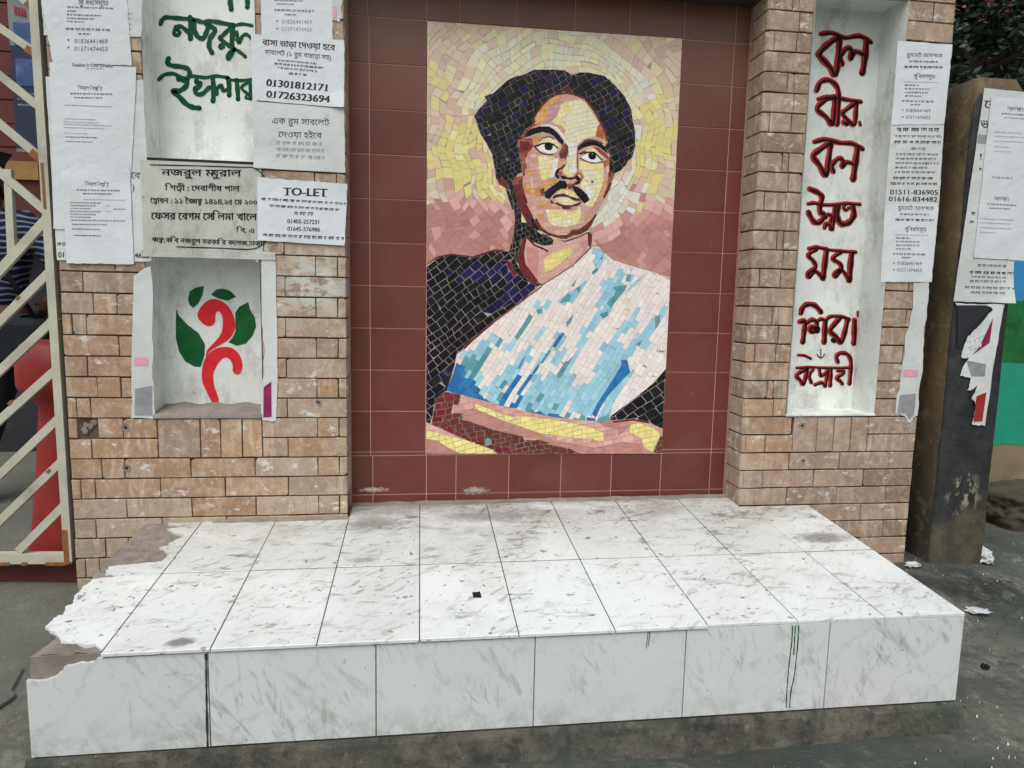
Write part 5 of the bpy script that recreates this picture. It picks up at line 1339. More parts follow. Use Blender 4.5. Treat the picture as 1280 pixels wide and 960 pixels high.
N3 = [tx("Seeker's Old Dhaka", 90, 83, 51, 6.2, .03, 'ink2', 1), gk(108, 86.5, 22, 1.4, .03, 'ink3'), tx('নিয়োগ বিজ্ঞপ্তি', 98, 112, 30, 6.5, .03, 'ink'), gk(88, 118, 54, 2.0, .02, 'ink2'), gk(93, 123, 36, 1.8, .02, 'ink2')]
N3 += [gk(80, y, w, 1.3, .04, 'ink3') for y, w in ((132, 60), (149, 40), (153, 44), (156, 60), (160, 50), (167, 30))]+[gk(82, 172, 40, 1.6, .03, 'ink2'), gk(82, 177.5, 34, 1.4, .03, 'ink2')]
notice('paper_notice', [(62, 78), (171, 84), (160, 288), (67, 286)], 'large job notice with a small black heading in the middle of the left stack', NT_, 2, 'paper', N3, seed=4, wr=.003)
N4 = [tx('নিয়োগ বিজ্ঞপ্তি', 107, 232, 29, 6.5, .03, 'ink'), gk(96, 238.5, 54, 2.0, .02, 'ink2'), gk(104, 243, 36, 1.8, .02, 'ink2'), gk(104, 250, 52, 1.2, .02, 'ink3')]
N4 += [gk(88, 254+3.6*i, 38-(i % 3)*6, 1.4, .02, 'ink2') for i in range(6)]+[gk(133, 258, 5, 1.2, .02, 'ink3'), gk(133, 265, 5, 1.2, .02, 'ink3'), gk(142, 262, 14, 1.3, .02, 'ink2')]
N4 += [gk(89, 276, 68, 1.6, .02, 'ink2'), gk(90, 281, 44, 1.5, .02, 'ink2'), gk(90, 287, 36, 1.5, .02, 'ink2'), gk(92, 295, 34, 1.5, .02, 'ink')]
notice('paper_notice', [(76, 203), (162, 206), (167.5, 330.5), (83.5, 329)], 'lowest white sheet on the left, a job notice with a printed table', NT_, 3, 'paper', N4, seed=5, wr=.0026)
notice('paper_notice', [(326, -6), (415, -6), (416, 52), (327, 48)], 'bulleted phone notice partly under the flat rental notice', NT_, 0, 'paper',
    [gk(343, 1.5, 36, 1.6, .02, 'ink2'), gk(346, 6, 22, 1.5, .02, 'ink2'), gk(343, 14, 50, 2.4, .03, 'ink2'), gk(356, 19.5, 14, 2, .03, 'ink2'), tx('•', 345, 29, 0, 8, 0, 'ink'), tx('01836441469', 352, 29.5, 38, 7.5, .02, 'ink3'), tx('•', 345, 38.5, 0, 8, 0, 'ink'), tx('01571474453', 352, 39, 38, 7.5, .02, 'ink3')], seed=6)
notice('paper_notice', [(313.7, 42.5), (430.4, 50.3), (430.2, 135), (316, 125)], 'rental notice with two bold phone numbers 01301812171 and 01726323694', NT_, 2, 'paper',
    [tx('বাসা ভাড়া দেওয়া হবে', 327.5, 56.5, 91, 11.3, .075, 'ink', 1), tx('সাবলেট (১ রুম বারান্দা সহ)', 330.5, 67.5, 84, 8.4, .088, 'ink'), gk(347, 76.5, 50, 2.2, .09, 'ink2'), gk(343, 80.8, 62, 2.4, .09, 'ink'), gk(347, 86, 50, 2.4, .09, 'ink2'), gk(361, 93.6, 23, 3, .09, 'ink'),
     tx('01301812171', 332, 107.3, 79, 12.5, .088, 'ink', 2), tx('01726323694', 332, 121.6, 80, 12.5, .088, 'ink', 2), ('s', 'ink', dict(size=12, marks=[(343, 108.4, 5), (364.5, 110.3, 5), (378.5, 111.5, 5), (392.5, 112.6, 5), (407.5, 114, 5), (342, 122.7, 5)]))], seed=7, curl=[(1, 1, .01, .3)])
notice('paper_notice', [(316, 126.5), (430.2, 135.5), (431.5, 216), (317.5, 210)], 'plain sublet notice with two headline rows below the bold phone notice', NT_, 1, 'paper2',
    [tx('এক রুম সাবলেট', 339.5, 154.5, 72, 11, .035, 'ink'), tx('দেওয়া হইবে', 348, 171.5, 54, 11, .03, 'ink'), gk(345.5, 180.5, 58, 4, .03, 'ink3'), gk(345.5, 188.5, 60, 4, .04, 'ink3'), gk(345.5, 196.5, 60, 4, .05, 'ink3')], seed=8, curl=[(0, 1, .008, .3)])
notice('paper_notice', [(321.4, 221.5), (434.5, 230.3), (430.6, 307), (322.4, 300.5)], 'TO-LET notice with two small phone numbers on the left pier', NT_, 3, 'paper',
    [tx('TO-LET', 353.5, 244, 55, 14, .03, 'ink', 2), ('s', 'ink', dict(size=13, marks=[(358.5, 244.4, 6), (384, 245.2, 5), (395, 245.6, 4), (405.5, 246, 6)])), gk(327, 250, 106, 3, .062, 'ink'), gk(337, 258.5, 88, 2.8, .06, 'ink'), gk(368, 268.5, 24, 4, .03, 'ink2'), tx('01405-257231', 359, 279, 41, 7.5, .03, 'ink', 1), tx('01645-576986', 359, 288.4, 41, 7.5, .03, 'ink', 1), gk(329, 295.5, 102, 3.6, .045, 'ink')], seed=9, curl=[(1, 0, .01, .25), (0, 1, .006, .3)])
notice('paper_notice', [(1122.5, 51), (1190.6, 55.6), (1180.3, 155), (1114, 156)], 'topmost of the three notices right of the tall word niche', NT_, 1, 'paper', roomate(0, 0), seed=10, nx=8)
W2 = [gk(1121, 164, 55, 4.4, .01, 'ink'), gk(1119, 171.5, 58, 2.6, .01, 'ink2'), gk(1118, 179, 58, 3.2, .01, 'ink'), gk(1139, 187.5, 18, 3, .01, 'ink2')]+[gk(1120-i*.4, 194+5.6*i, w, 2.5, .01, 'ink2') for i, w in enumerate((52, 50, 54, 40, 52))]+[gk(1116, 224, 50, 3, .01, 'ink'), gk(1113, 231, 58, 3, .01, 'ink')]
W2 += [tx('01511-836905', 1112, 243, 60.5, 8.6, .008, 'ink', 1), tx('01616-834482', 1110.5, 251.5, 61, 8.6, .012, 'ink', 1)]
notice('paper_notice', [(1114, 153.5), (1180.3, 153), (1173.5, 258), (1106, 259)], 'middle notice of the right hand column, phone numbers 01511-836905 and 01616-834482', NT_, 0, 'paper2', W2, seed=11, nx=8)
notice('paper_notice', [(1106, 256), (1173.6, 255), (1164.5, 352.5), (1101, 352.5)], 'lowest notice of the right hand column with bulleted phone numbers', NT_, 1, 'paper', roomate(-11, 191), seed=12, nx=8)
# torn strips of older posters
def strip(name, pts, lab, cat, layer, mat, extra=(), root=None, Y=0.0):
    Yb = Y-.0022-.0008*layer; q = [at(u, v, Yb) for u, v in pts]; r = thing(name, tuple(q[0]), lab, cat, 'torn poster strips' if name == 'torn_poster' else 'small paper scraps on the left pier')
    P = [(p.x, p.z) for p in q]; P2 = jag(jag(jag(P, .006), .004), .002); tr = tessellate_polygon([[Vector((x, y, 0)) for x, y in P2]])
    mesh('sheet', [(x, Yb-abs(noise.noise(Vector((x*30, y*30, 2))))*.0006, y) for x, y in P2], [tuple(t_) for t_ in tr], M[mat], r)
    for k, (m2, pp) in enumerate(extra):
        q2 = [at(u, v, Yb-.0012-.0003*k) for u, v in pp]; tr = tessellate_polygon([[Vector((p.x, p.z, 0)) for p in q2]])
        mesh('printed_patch', [tuple(p) for p in q2], [tuple(t_) for t_ in tr], M[m2], r)
    return r
strip('torn_poster', [(167, 345), (188, 333), (190, 420), (190, 470), (194, 523), (164, 523), (165, 430)], 'torn poster strip with a pink bar left of the flower emblem', 'poster', 1, 'paper2',
      [('pink', [(168, 447), (185, 447), (185, 457), (168, 457)]), ('greyprint', [(169, 486), (190, 482), (190, 519), (168, 519)])])
strip('torn_poster', [(327, 313), (344, 315), (345, 526), (328, 525), (328, 480), (331, 440), (327, 400)], 'torn poster strip with a magenta corner right of the flower emblem', 'poster', 1, 'paper2',
      [('magenta', [(329.5, 484), (339, 477), (339.5, 521), (329, 522)])])
strip('torn_poster', [(1142, 353), (1161, 353), (1158, 400), (1154, 440), (1150, 480), (1147, 519), (1141, 523), (1136, 529), (1131, 520), (1119, 517), (1124, 488), (1128, 455), (1133, 415), (1141, 385)], 'torn poster strip with a pink bar on the right brick wall', 'poster', 1, 'paper2',
      [('pink', [(1130, 462), (1148, 462), (1147, 471), (1129, 471)]), ('greyprint', [(1125, 494), (1145, 492), (1143, 518), (1137, 524), (1132, 516), (1122, 516)])])
strip('paper_scrap', [(412, 0), (427, -4), (428, 22), (422, 27), (415, 24)], 'small pink tinged paper scrap at the top of the left pier', 'scrap', 0, 'paper2', [('pink', [(417, 8), (421, 8), (421, 22), (416, 23)])])
strip('paper_scrap', [(320, 314), (326, 312), (327, 322), (322, 328), (318, 322)], 'paper scrap at the top right corner of the emblem niche', 'scrap', 2, 'paper2')

# ------------------------------------------------------------------ ochre and black pillar beyond the right wall
PY = -.02
px0, px1 = at(1192, 400, PY).x, at(1257, 430, PY).x; pzt = at(1225, 92, PY).z
pil = thing('concrete_pillar', ((px0+px1)/2, .15, ZG), 'concrete pillar painted black in front with stained ochre side, shade painted in', 'pillar')
V, Fc = [], []
nz, wd = 34, px1-px0
ring = [(px0, .30), (px0, .2), (px0, .1), (px0, PY+.008), (px0+.008, PY), (px0+wd*.33, PY), (px0+wd*.66, PY), (px1-.008, PY), (px1, PY+.008), (px1, .15), (px1, .30)]
n = len(ring)
for j in range(nz+1):
    z = ZG-.05+(pzt-ZG+.05)*j/nz; sh = 0 if j < nz-2 else (.012 if j == nz-1 else (.035 if j == nz else .003))
    for x, y in ring:
        w = noise.noise(Vector((x*5, z*4, y*5)))*.008+noise.noise(Vector((x*22, z*20, y*20)))*.0035
        V.append((x+w+(sh if x < (px0+px1)/2 else -sh), y+w*.6+(sh if y < .1 else 0), z))
for j in range(nz):
    for i in range(n-1): Fc.append((j*n+i, j*n+i+1, (j+1)*n+i+1, (j+1)*n+i))
Fc.append(tuple(nz*n+i for i in range(n)))
tp = NT('pillar_paint'); zz = tp.n('ShaderNodeSeparateXYZ'); tp.l(tp.pos, zz.inputs[0]); nn_ = tp.n('ShaderNodeSeparateXYZ'); tp.l(tp.geo.outputs['Normal'], nn_.inputs[0])
och = tp.mix(tp.ramp(tp.noise(5, 6, .7, stretch=(1, 1, .4)), .38, .62), shade((104,88,64)), shade((62,56,46)))
och = tp.mix(tp.mul(tp.ramp(zz.outputs['Z'], .5, -.1), .8), och, shade((52,48,44)))  # shade painted into the side face, deepening towards the foot
och = tp.mix(tp.ramp(tp.noise(16, 7, .8), .52, .66, 0, .6), och, shade((134,122,96)))
blk = tp.mix(tp.ramp(tp.noise(7, 8, .8), .4, .66), shade((30,32,36)), shade((62,64,62)))
blk = tp.mix(tp.ramp(tp.noise(40, 7, .8), .63, .67, 0, .8), blk, shade((136,132,120)))
pm = tp.blob(tuple(at(1205, 622, PY)), (.07, .2, .09), .6, .8, 20); blk = tp.mix(tp.mul(pm, tp.ramp(tp.noise(34, 6, .7, stretch=(1, 1, .5)), .5, .56)), blk, shade((150,144,128)))
bare = tp.n('ShaderNodeMath', operation='MULTIPLY_ADD'); tp.l(tp.noise(9, 5, .7), bare.inputs[0]); bare.inputs[1].default_value = .3; tp.l(zz.outputs['Z'], bare.inputs[2])
sx_ = tp.n('ShaderNodeMath', operation='MULTIPLY_ADD'); tp.l(zz.outputs['X'], sx_.inputs[0]); sx_.inputs[1].default_value = -.55; tp.l(bare.outputs[0], sx_.inputs[2])
low = tp.ramp(sx_.outputs[0], -.80-.0+.0, -.86)
blk = tp.mix(low, blk, tp.mix(tp.ramp(tp.noise(12, 6, .7), .4, .6), shade((92,86,70)), shade((70,66,56))))
front = tp.n('ShaderNodeMath', operation='LESS_THAN'); ys_ = tp.n('ShaderNodeMath', operation='MULTIPLY_ADD'); tp.l(tp.noise(12, 4, .6), ys_.inputs[0]); ys_.inputs[1].default_value = .02; tp.l(zz.outputs['Y'], ys_.inputs[2]); tp.l(ys_.outputs[0], front.inputs[0]); front.inputs[1].default_value = .002
col = tp.mix(front.outputs[0], och, blk); tp.bump(tp.noise(30, 6, .7), .6, .004); M['pillar'] = tp.done(col, .75, .35)
mesh('shaft', V, Fc, M['pillar'], pil, smooth=True)
notice('paper_notice', [(1230.5, 110), (1288, 116), (1262, 379), (1192, 376.5)], 'tall weathered notice on the pillar with large cut off letters at its left', NT_, 1, 'paper2',
    [tx('রে', 1230, 135, 0, 15, .05, 'ink', 1), tx('ভা', 1225, 160, 0, 15, .05, 'ink', 1), ('p', 'greyprint', [(1223, 168), (1234, 169), (1233, 180), (1221, 179)]), tx('!', 1224, 200, 0, 12, 0, 'ink', 1), gk(1224, 213, 4, 3, 0, 'ink'), gk(1214, 268, 5, 3, 0, 'ink'), gk(1212, 279, 6, 3, 0, 'ink'),
     gk(1222, 333, 36, 3, .04, 'ink2'), gk(1212, 342, 54, 3.4, .03, 'ink'), gk(1214, 347, 50, 2.2, .03, 'ink2'), gk(1212, 353, 48, 3, .02, 'ink2'), gk(1206, 360.5, 60, 3, .03, 'ink2'), gk(1213, 367, 46, 3, .03, 'ink2')], seed=13, Y=PY-.004, nx=8, curl=[(1, 1, .03, .22)])
notice('paper_notice', [(1239, 120), (1292, 125), (1282, 326), (1217, 322)], 'cleaner white sheet pasted over the tall pillar notice', NT_, 3, 'paper',
    [tx('নিয়োগ বিজ্ঞপ্তি', 1259, 138, 20, 6, .04, 'ink'), gk(1252, 143, 34, 1.8, .06, 'ink2'), gk(1255, 148, 28, 1.6, .06, 'ink2')]+[gk(1243, y, w, 1.3, .05, 'ink3') for y, w in ((166, 34), (171, 40), (177, 38), (184, 18), (190, 20))]+
    [gk(1240, 223, 26, 2.4, .05, 'ink3'), tx('নিয়োগ বিজ্ঞপ্তি', 1242, 250, 19, 6, .05, 'ink'), gk(1234, 256, 36, 1.8, .05, 'ink2'), gk(1236, 261, 26, 1.6, .05, 'ink2')]+[gk(1224, y, w, 1.3, .05, 'ink3') for y, w in ((274, 44), (279, 38), (285, 40), (291, 20))], seed=14, Y=PY-.004, nx=8, wr=.004)
c7p = lambda s: cc(s, 900, 280, 3.368)
strip('torn_poster', c7p('990,332 1200,337 1165,520 1115,850 1060,842 1075,770 1060,740 1085,680 1040,700 1055,650 1010,640 1050,560 1015,560 1045,470 1080,440 1150,360 1120,345 1000,345'), 'ripped poster in black, white and red below the pillar notices', 'poster', 1, 'paper2',
      [('ink', c7p('1000,342 1120,342 1145,352 1060,430 1030,480 1000,520')), ('magenta', c7p('1150,395 1135,500 1062,552 1090,520 1110,480')), ('greyprint', c7p('1040,575 1120,590 1115,640 1060,640')), ('redpaint', c7p('1080,725 1122,708 1105,830 1068,832'))], Y=PY-.006)
t_ = bpy.data.objects['torn_poster.003'] if 'torn_poster.003' in bpy.data.objects else None
if t_: mesh('poster_lettering', *join([ribbon('', c7p(s), 2.2, PY-.0110, None, None) for s in ('1045,492 1075,480 1115,462', '1062,492 1058,530', '1080,482 1076,522', '1098,472 1096,515', '1050,515 1075,522 1092,500')]), M['paper'], t_)

# ------------------------------------------------------------------ painted boundary wall, rough stone, planting behind the pillar
BY = .75
bwx0, bwx1 = at(1215, 500, BY).x, at(1215, 500, BY).x+3.2; bzt = at(1270, 285, BY).z
bwl = thing('boundary_wall', (bwx0+1.6, BY, ZG), 'boundary wall painted as green trees and blue sky over bare plaster', 'painted wall')
mesh('plaster_wall', *box(bwx0, bwx1, BY, BY+.15, ZG-.1, bzt), M['wallbase'], bwl)
def band(name, z0f, z1f, m, d):
    n = 60; V = []
    for i in range(n+1):
        x = bwx0+(bwx1-bwx0)*i/n; V += [(x, BY-d, z0f(x)), (x, BY-d, z1f(x))]
    mesh(name, V, [(2*i, 2*i+2, 2*i+3, 2*i+1) for i in range(n)], M[m], bwl)
zA, zB, zC = at(1262, 556, BY).z, at(1262, 452, BY).z, at(1275, 372, BY).z
band('painted_water', lambda x: zA+.004*math.sin(x*20), lambda x: zB+.02, 'teal', .002)
band('painted_trees', lambda x: zB+.02*noise.noise(Vector((x*14, 0, 0))), lambda x: zC+.07*noise.noise(Vector((x*6, 3, 0)))+.03*noise.noise(Vector((x*22, 3, 0))), 'greenp', .004)
band('painted_sky', lambda x: zC-.15, lambda x: bzt-.002, 'bluep', .003)
def rock(name, c, r, seed, lab, cat, mat='stone', group=None, sub=5, flat_=1.0):
    bm = bmesh.new(); bmesh.ops.create_icosphere(bm, subdivisions=sub, radius=1)
    V, Fc = [], []
    for v in bm.verts:
        d = v.co.normalized(); k = 1/max(abs(d.x), abs(d.y), abs(d.z))**.55
        k *= 1+.18*noise.noise(d*1.7+Vector((seed, 0, 0)))+.08*noise.noise(d*5+Vector((0, seed, 0)))+.04*noise.noise(d*14)
        V.append((c[0]+d.x*k*r[0], c[1]+d.y*k*r[1], c[2]+d.z*k*r[2]))
    Fc = [tuple(v.index for v in f.verts) for f in bm.faces]; bm.free()
    o = mesh(name, V, Fc, M[mat], smooth=True); return tag(o, lab, cat, group)
sb = at(1275, 640, .42); rock('stone_block', (sb.x+.10, .50, sb.z+.0), (.22, .16, .105), 3, 'rough grey stone block against the painted wall', 'stone')
rock('stone_block', (sb.x+.16, .40, ZG+.03), (.13, .10, .07), 8, 'smaller mossy stone lying under the rough block', 'stone', 'foundation')
def gpt(u, v):
    d = ray(u, v); t_ = 1.0; p = CAM
    for _ in range(40):
        p = CAM+d*t_; t_ += (p.z-gz(p.x, p.y))/(-d.z)
    return CAM+d*t_
# litter
def crumple(name, u, v, s, seed, lab, cat, mat, h=.5, stretch=(1, 1)):
    p = gpt(u, v); bm = bmesh.new(); bmesh.ops.create_icosphere(bm, subdivisions=3, radius=1)
    V = []
    for w in bm.verts:
        d = w.co; k = 1+.55*noise.noise(d*2.3+Vector((seed, 0, 0)))+.25*noise.noise(d*6+Vector((seed, 4, 0)))
        V.append((p.x+d.x*k*s*stretch[0], p.y+d.y*k*s*stretch[1], p.z+.003+max(0, (d.z+.6))*k*s*h))
    Fc = [tuple(q.index for q in f.verts) for f in bm.faces]; bm.free(); return tag(mesh(name, V, Fc, M[mat]), lab, cat)
crumple('plastic_bag', 1228, 703, .035, 2, 'crumpled clear plastic bag on the ground by the pillar foot', 'plastic bag', 'plastic', .9)
crumple('paper_litter', 1141, 709, .03, 5, 'folded white paper litter at the foot of the right wall', 'litter', 'paper2', .35, (1.1, .4))
crumple('plastic_litter', 1222, 765, .03, 9, 'flattened pale plastic wrapper on the ground right of the platform', 'litter', 'plastic', .15, (1.3, .8))
crumple('black_scrap', 1231, 836, .012, 7, 'small black scrap on the dark ground at right', 'scrap', 'dark', .6)
crumple('pebble', 1031, 905, .010, 12, 'small pale pebble by the footing', 'pebble', 'stone', .7)
V, Fc = [], []
for k in range(1100):
    if k < 560: x, y = rb.uniform(1.0, 2.6), rb.uniform(-1.6, .3)
    else: x, y = rb.uniform(-2.2, 1.3), rb.uniform(-1.35, -.87)
    if x < XPR+.02 and y > -PD-.06: continue
    s = rb.uniform(.002, .006)*(1.8 if rb.random() < .06 else 1); z = gz(x, y)+.003; n = len(V); m = 5
    V += [(x+math.cos(i*6.28/m)*s*rb.uniform(.6, 1.2), y+math.sin(i*6.28/m)*s*rb.uniform(.6, 1.2), z-.004) for i in range(m)]+[(x, y, z+s*.8)]
    Fc += [(n+i, n+(i+1) % m, n+m) for i in range(m)]
hf = len(Fc)//2; hf -= hf % 5
tag(mesh('pale_grit', V, Fc[::4], M['paper2']), 'pale crumbs of paper and mortar scattered over the ground', 'grit', None, 'stuff')
Fc = [f for i, f in enumerate(Fc) if i % 4]
tag(mesh('grit', V, Fc, M['stone']), 'loose grit and crumbs scattered over the ground round the platform', 'grit', None, 'stuff')
p0, p1 = gpt(-4, 888), gpt(29, 838)
crk = ribbon('', [(p0.x, p0.y), (p0.x*.5+p1.x*.5+.01, p0.y*.5+p1.y*.5), (p1.x, p1.y)], .008, 0, None, None)
V = []
pp = catmull([(p0.x-.3, p0.y-.28), (p0.x, p0.y), (p0.x*.5+p1.x*.5+.006, p0.y*.5+p1.y*.5), (p1.x, p1.y)], 8)
for i, q in enumerate(pp):
    w = .005*(1-.5*i/len(pp)); V += [(q[0]-w, q[1]+w, gz(*q)+.0065), (q[0]+w, q[1]-w, gz(*q)+.0065)]
tag(mesh('ground_crack', V, [(2*i, 2*i+1, 2*i+3, 2*i+2) for i in range(len(pp)-1)], M['dirt_and_shade']), kind='structure')

def leafcloud(root, c, r, n, size, mat, rr, name='foliage', clumps=26):
    V, Fc = [], []; cl = []
    for k in range(clumps):
        d = Vector((rr.gauss(0, 1), rr.gauss(0, 1), rr.gauss(0, 1))).normalized()*rr.uniform(.35, 1)
        cl.append((Vector((c[0]+d.x*r[0], c[1]+d.y*r[1], c[2]+d.z*r[2])), rr.uniform(.16, .34)*min(r)))
    for i in range(n):
        cc_, cr = rr.choice(cl); p = cc_+Vector((rr.gauss(0, 1), rr.gauss(0, 1), rr.gauss(0, .8)))*cr*.6
        a = Vector((rr.gauss(0, 1), rr.gauss(0, 1), rr.gauss(0, .6))).normalized(); b = a.cross(Vector((rr.gauss(0, 1), rr.gauss(0, 1), rr.gauss(0, 1)))).normalized(); s = size*rr.uniform(.6, 1.3)
        k = len(V); V += [p-a*s, p+b*s*.42, p+a*s, p-b*s*.42]; Fc.append((k, k+1, k+2, k+3))
    return mesh(name, V, Fc, M[mat], root)
def tree(loc, h, r, lab, seed, n=5200, size=.045):
    rr = random.Random(seed); t_ = thing('tree', loc, lab, 'tree', 'trees behind the pillar')
    x, y, z = loc
    pts = [(x, y, z-.1), (x+.04, y, z+h*.3), (x-.03, y+.05, z+h*.6), (x+.02, y, z+h*.85)]
    mesh('trunk', *tube(pts, [.09, .07, .05, .02], 8), M['bark'], t_, smooth=True)
    for k in range(7):
        a = rr.uniform(0, 6.28); b0 = z+h*rr.uniform(.35, .7); L = r*rr.uniform(.6, .95)
        mesh('branch', *tube([(x, y, b0), (x+math.cos(a)*L*.5, y+math.sin(a)*L*.5, b0+L*.25), (x+math.cos(a)*L, y+math.sin(a)*L, b0+L*.6)], [.03, .02, .006], 6), M['bark'], t_, smooth=True)
    leafcloud(t_, (x, y, z+h*.68), (r, r, h*.42), n, size, 'leaf', rr, 'crown')
    return t_
tc = at(1236, 48, 1.5)
tree((tc.x, 1.5, ZG), (tc.z-ZG)/.68, .62, 'dark leafy tree directly behind the black pillar', 4, 9000, .03)
tc = at(1290, -20, 2.6)
tree((tc.x, 2.6, ZG), (tc.z-ZG)/.68, 1.0, 'taller dark tree further right behind the painted wall', 6, 8000)
tc = at(1200, 0, 3.6)
tree((tc.x, 3.6, ZG), (tc.z-ZG)/.68, 1.1, 'shaded tree farthest back behind the right brick wall', 9, 6000)
rr = random.Random(2); V, Fc = [], []
hl = thing('back_wall', (4.5, 5.5, ZG), 'dark backdrop wall far behind the trees at right', 'wall')
mesh('wall', *box(.8, 11, 5.5, 5.8, ZG-.05, 5.5), M['tar'], hl)  # plain dark backdrop behind the trees
fl = thing('flowering_creeper', tuple(at(1235, 20, 1.6)), 'red flowers hanging in the dark leaves at the top right corner', 'creeper')
for u, v, n_, s_ in ((1198, 8, 9, .03), (1239, 2, 16, .022), (1262, 8, 6, .02), (1229, 24, 4, .02)):
    c = at(u, v, 1.15)
    for k in range(n_):
        p = c+Vector((rr.gauss(0, s_*.5), rr.gauss(0, s_*.5), rr.gauss(0, s_*.7))); a = Vector((rr.gauss(0, 1), rr.gauss(0, 1), rr.gauss(0, 1))).normalized(); b = a.orthogonal().normalized(); s = .013
        k0 = len(V); V += [p-a*s, p+b*s*.7, p+a*s, p-b*s*.7]; Fc.append((k0, k0+1, k0+2, k0+3))
mesh('blossoms', V, Fc, M['flower'], fl)
leafcloud(fl, (at(1240, 25, 1.3)), (.4, .12, .22), 1500, .022, 'leaf', rr, 'leaves', 30)

# ------------------------------------------------------------------ gate at the left
GY = .03
gt = thing('steel_gate', tuple(at(50, 690, GY)), 'cream painted steel lattice gate with rusty joints left of the brick wall', 'gate')
def gbar(name, a, b, wpx, d=.022, mat='cream', yo=0): mesh(name, *bar(at(*a, GY+yo), at(*b, GY+yo), wpx/F*2.75*.76, d), M[mat], gt)
gbar('gate_post', (41.5, -60), (88.5, 700), 11, .04)
for i, (a, b, w) in enumerate((((-30, -52), (46, 14), 9), ((-30, 14), (48, 68), 10), ((-30, 70), (52, 136), 10), ((-30, 130), (57, 202), 10), ((-30, 190), (62, 268), 10),
        ((-30, 372), (61, 272), 12), ((-30, 432), (68, 335), 11), ((-30, 492), (72, 396), 11), ((-30, 552), (75, 458), 11), ((-30, 622), (79, 518), 11), ((-30, 680), (82, 572), 11), ((24, 688), (84, 628), 11))):
    gbar('gate_bar', a, b, w, .018, yo=-.002*(i % 2))
gbar('gate_upright', (11, 212), (16, 326), 9.5, .02, yo=.004)
gbar('bottom_rail', (-60, 697), (92, 697), 15, .03, yo=.001)
for (a, b, w) in (((34, 61), (47, 70), 9.3), ((40, 190), (56, 203), 9.3), ((34, 4), (45, 14), 8.6)): gbar('rust_patch', a, b, w, .0205, 'rust', -.003)
gbar('rust_patch', (56.5, 205), (60.5, 262), 3.6, .0425, 'rust', 0)
gbar('rust_patch', (84.5, 660), (87.4, 703), 7, .0425, 'rust', 0)
for a, b in ((4, 15), (30, 37), (60, 84)): gbar('rust_patch', (a, 703), (b, 703), 5, .0325, 'rust', 0)
for u, v in ((22, 374), (12, 505), (60, 590)): gbar('rust_patch', (u, v), (u+4, v-4), 3.5, .0215, 'rust', -.001)
mesh('kick_plate', *box(at(-60, 715, .07).x, XL-.004, .065, .08, at(50, 731, .07).z-.02, at(50, 704, .07).z), M['darkred'], gt)
# red bollard
bp = gpt(80, 686); bx, by_ = at(87, 600, .28).x, .28
prof = [(0.0, 0), (.142, 0), (.142, .03), (.122, .12), (.100, .30), (.082, .48), (.078, .53), (.10, .555), (.165, .585), (.172, .60), (.172, .67), (.150, .725), (.125, .735), (0, .735)]
V, Fc = [], []; nn = 28
prof = [(r*(.87 if z > .56 else 1.08), z*1.165) for r, z in prof]
for (r, z) in prof:
    for k in range(nn): a = 2*math.pi*(k+.5)/nn; V.append((bx+math.cos(a)*r, by_+math.sin(a)*r, ZG-.005+z))
for j in range(len(prof)-1):
    for k in range(nn): Fc.append((j*nn+k, j*nn+(k+1) % nn, (j+1)*nn+(k+1) % nn, (j+1)*nn+k))
bo = thing('red_bollard', (bx, by_, ZG), 'red painted octagonal bollard with a flared foot behind the gate', 'bollard')
mesh('post_body', V, Fc, M['redpaint'], bo, smooth=True)
# stall of maroon boards with an ochre board, poster board in front
SY = 2.3
st = thing('market_stall', tuple(at(20, 300, SY)), 'dim stall of maroon boards with one ochre board behind the gate', 'stall')
xl, xr = at(-160, 200, SY).x, at(150, 200, SY).x
zz0 = at(20, 300, SY).z; zz1 = at(20, -120, SY).z
N = 14
for k in range(N):
    a, b = zz0+(zz1-zz0)*k/N, zz0+(zz1-zz0)*(k+1)/N
    mesh('board', *box(xl, xr, SY+.003*(k % 2), SY+.03, a+.006, b-.004), M['maroon'], st)
mesh('ochre_board', *box(at(6, 200, SY).x, at(49, 200, SY).x, SY-.02, SY-.002, at(20, 224, SY-.02).z, at(20, 201, SY-.02).z), M['yellowb'], st)
mesh('dark_interior', *box(xl, xr, SY-.05, SY+.02, ZG, zz0-.03), M['tar'], st)  # black box painted in for the stall's unlit interior, not a counter
mesh('shelf', *box(xl, xr, SY-.25, SY+.02, zz0-.028, zz0-.004), M['maroon'], st)
QY = 1.7
pbd = thing('poster_board', tuple(at(30, 180, QY)), 'grey board with blue printed posters hanging behind the gate', 'poster board')
mesh('backing', *box(at(12, 50, QY).x, at(66, 50, QY).x, QY, QY+.015, at(30, 190, QY).z, at(30, -60, QY).z), M['board'], pbd)
mesh('dark_panel', *box(at(15, 90, QY).x, at(64, 90, QY).x, QY-.004, QY-.001, at(30, 185, QY).z, at(30, 58, QY).z), M['posternavy'], pbd)
mesh('blue_poster', *box(at(18, 40, QY).x, at(44, 40, QY).x, QY-.008, QY-.005, at(30, 58, QY).z, at(30, 29, QY).z), M['posterblue'], pbd)
mesh('blue_poster', *box(at(21, 90, QY).x, at(58, 90, QY).x, QY-.008, QY-.005, at(30, 108, QY).z, at(30, 74, QY).z), M['posterblue'], pbd)
for k in range(4): mesh('red_letter_stroke', *ribbon('', [(18+k*4, 8+k), (19+k*4, 17+k)], 2.4, QY-.006, None, None), M['redbrush'], pbd)
for k in range(3): P, Fg = greek(22, 118+7*k, 34-6*k, 2.2, .05, random.Random(k)); mesh('small_print', [tuple(at(u, v, QY-.006)) for u, v, r in P], Fg, M['ink3'], pbd)['kind'] = 'stuff'
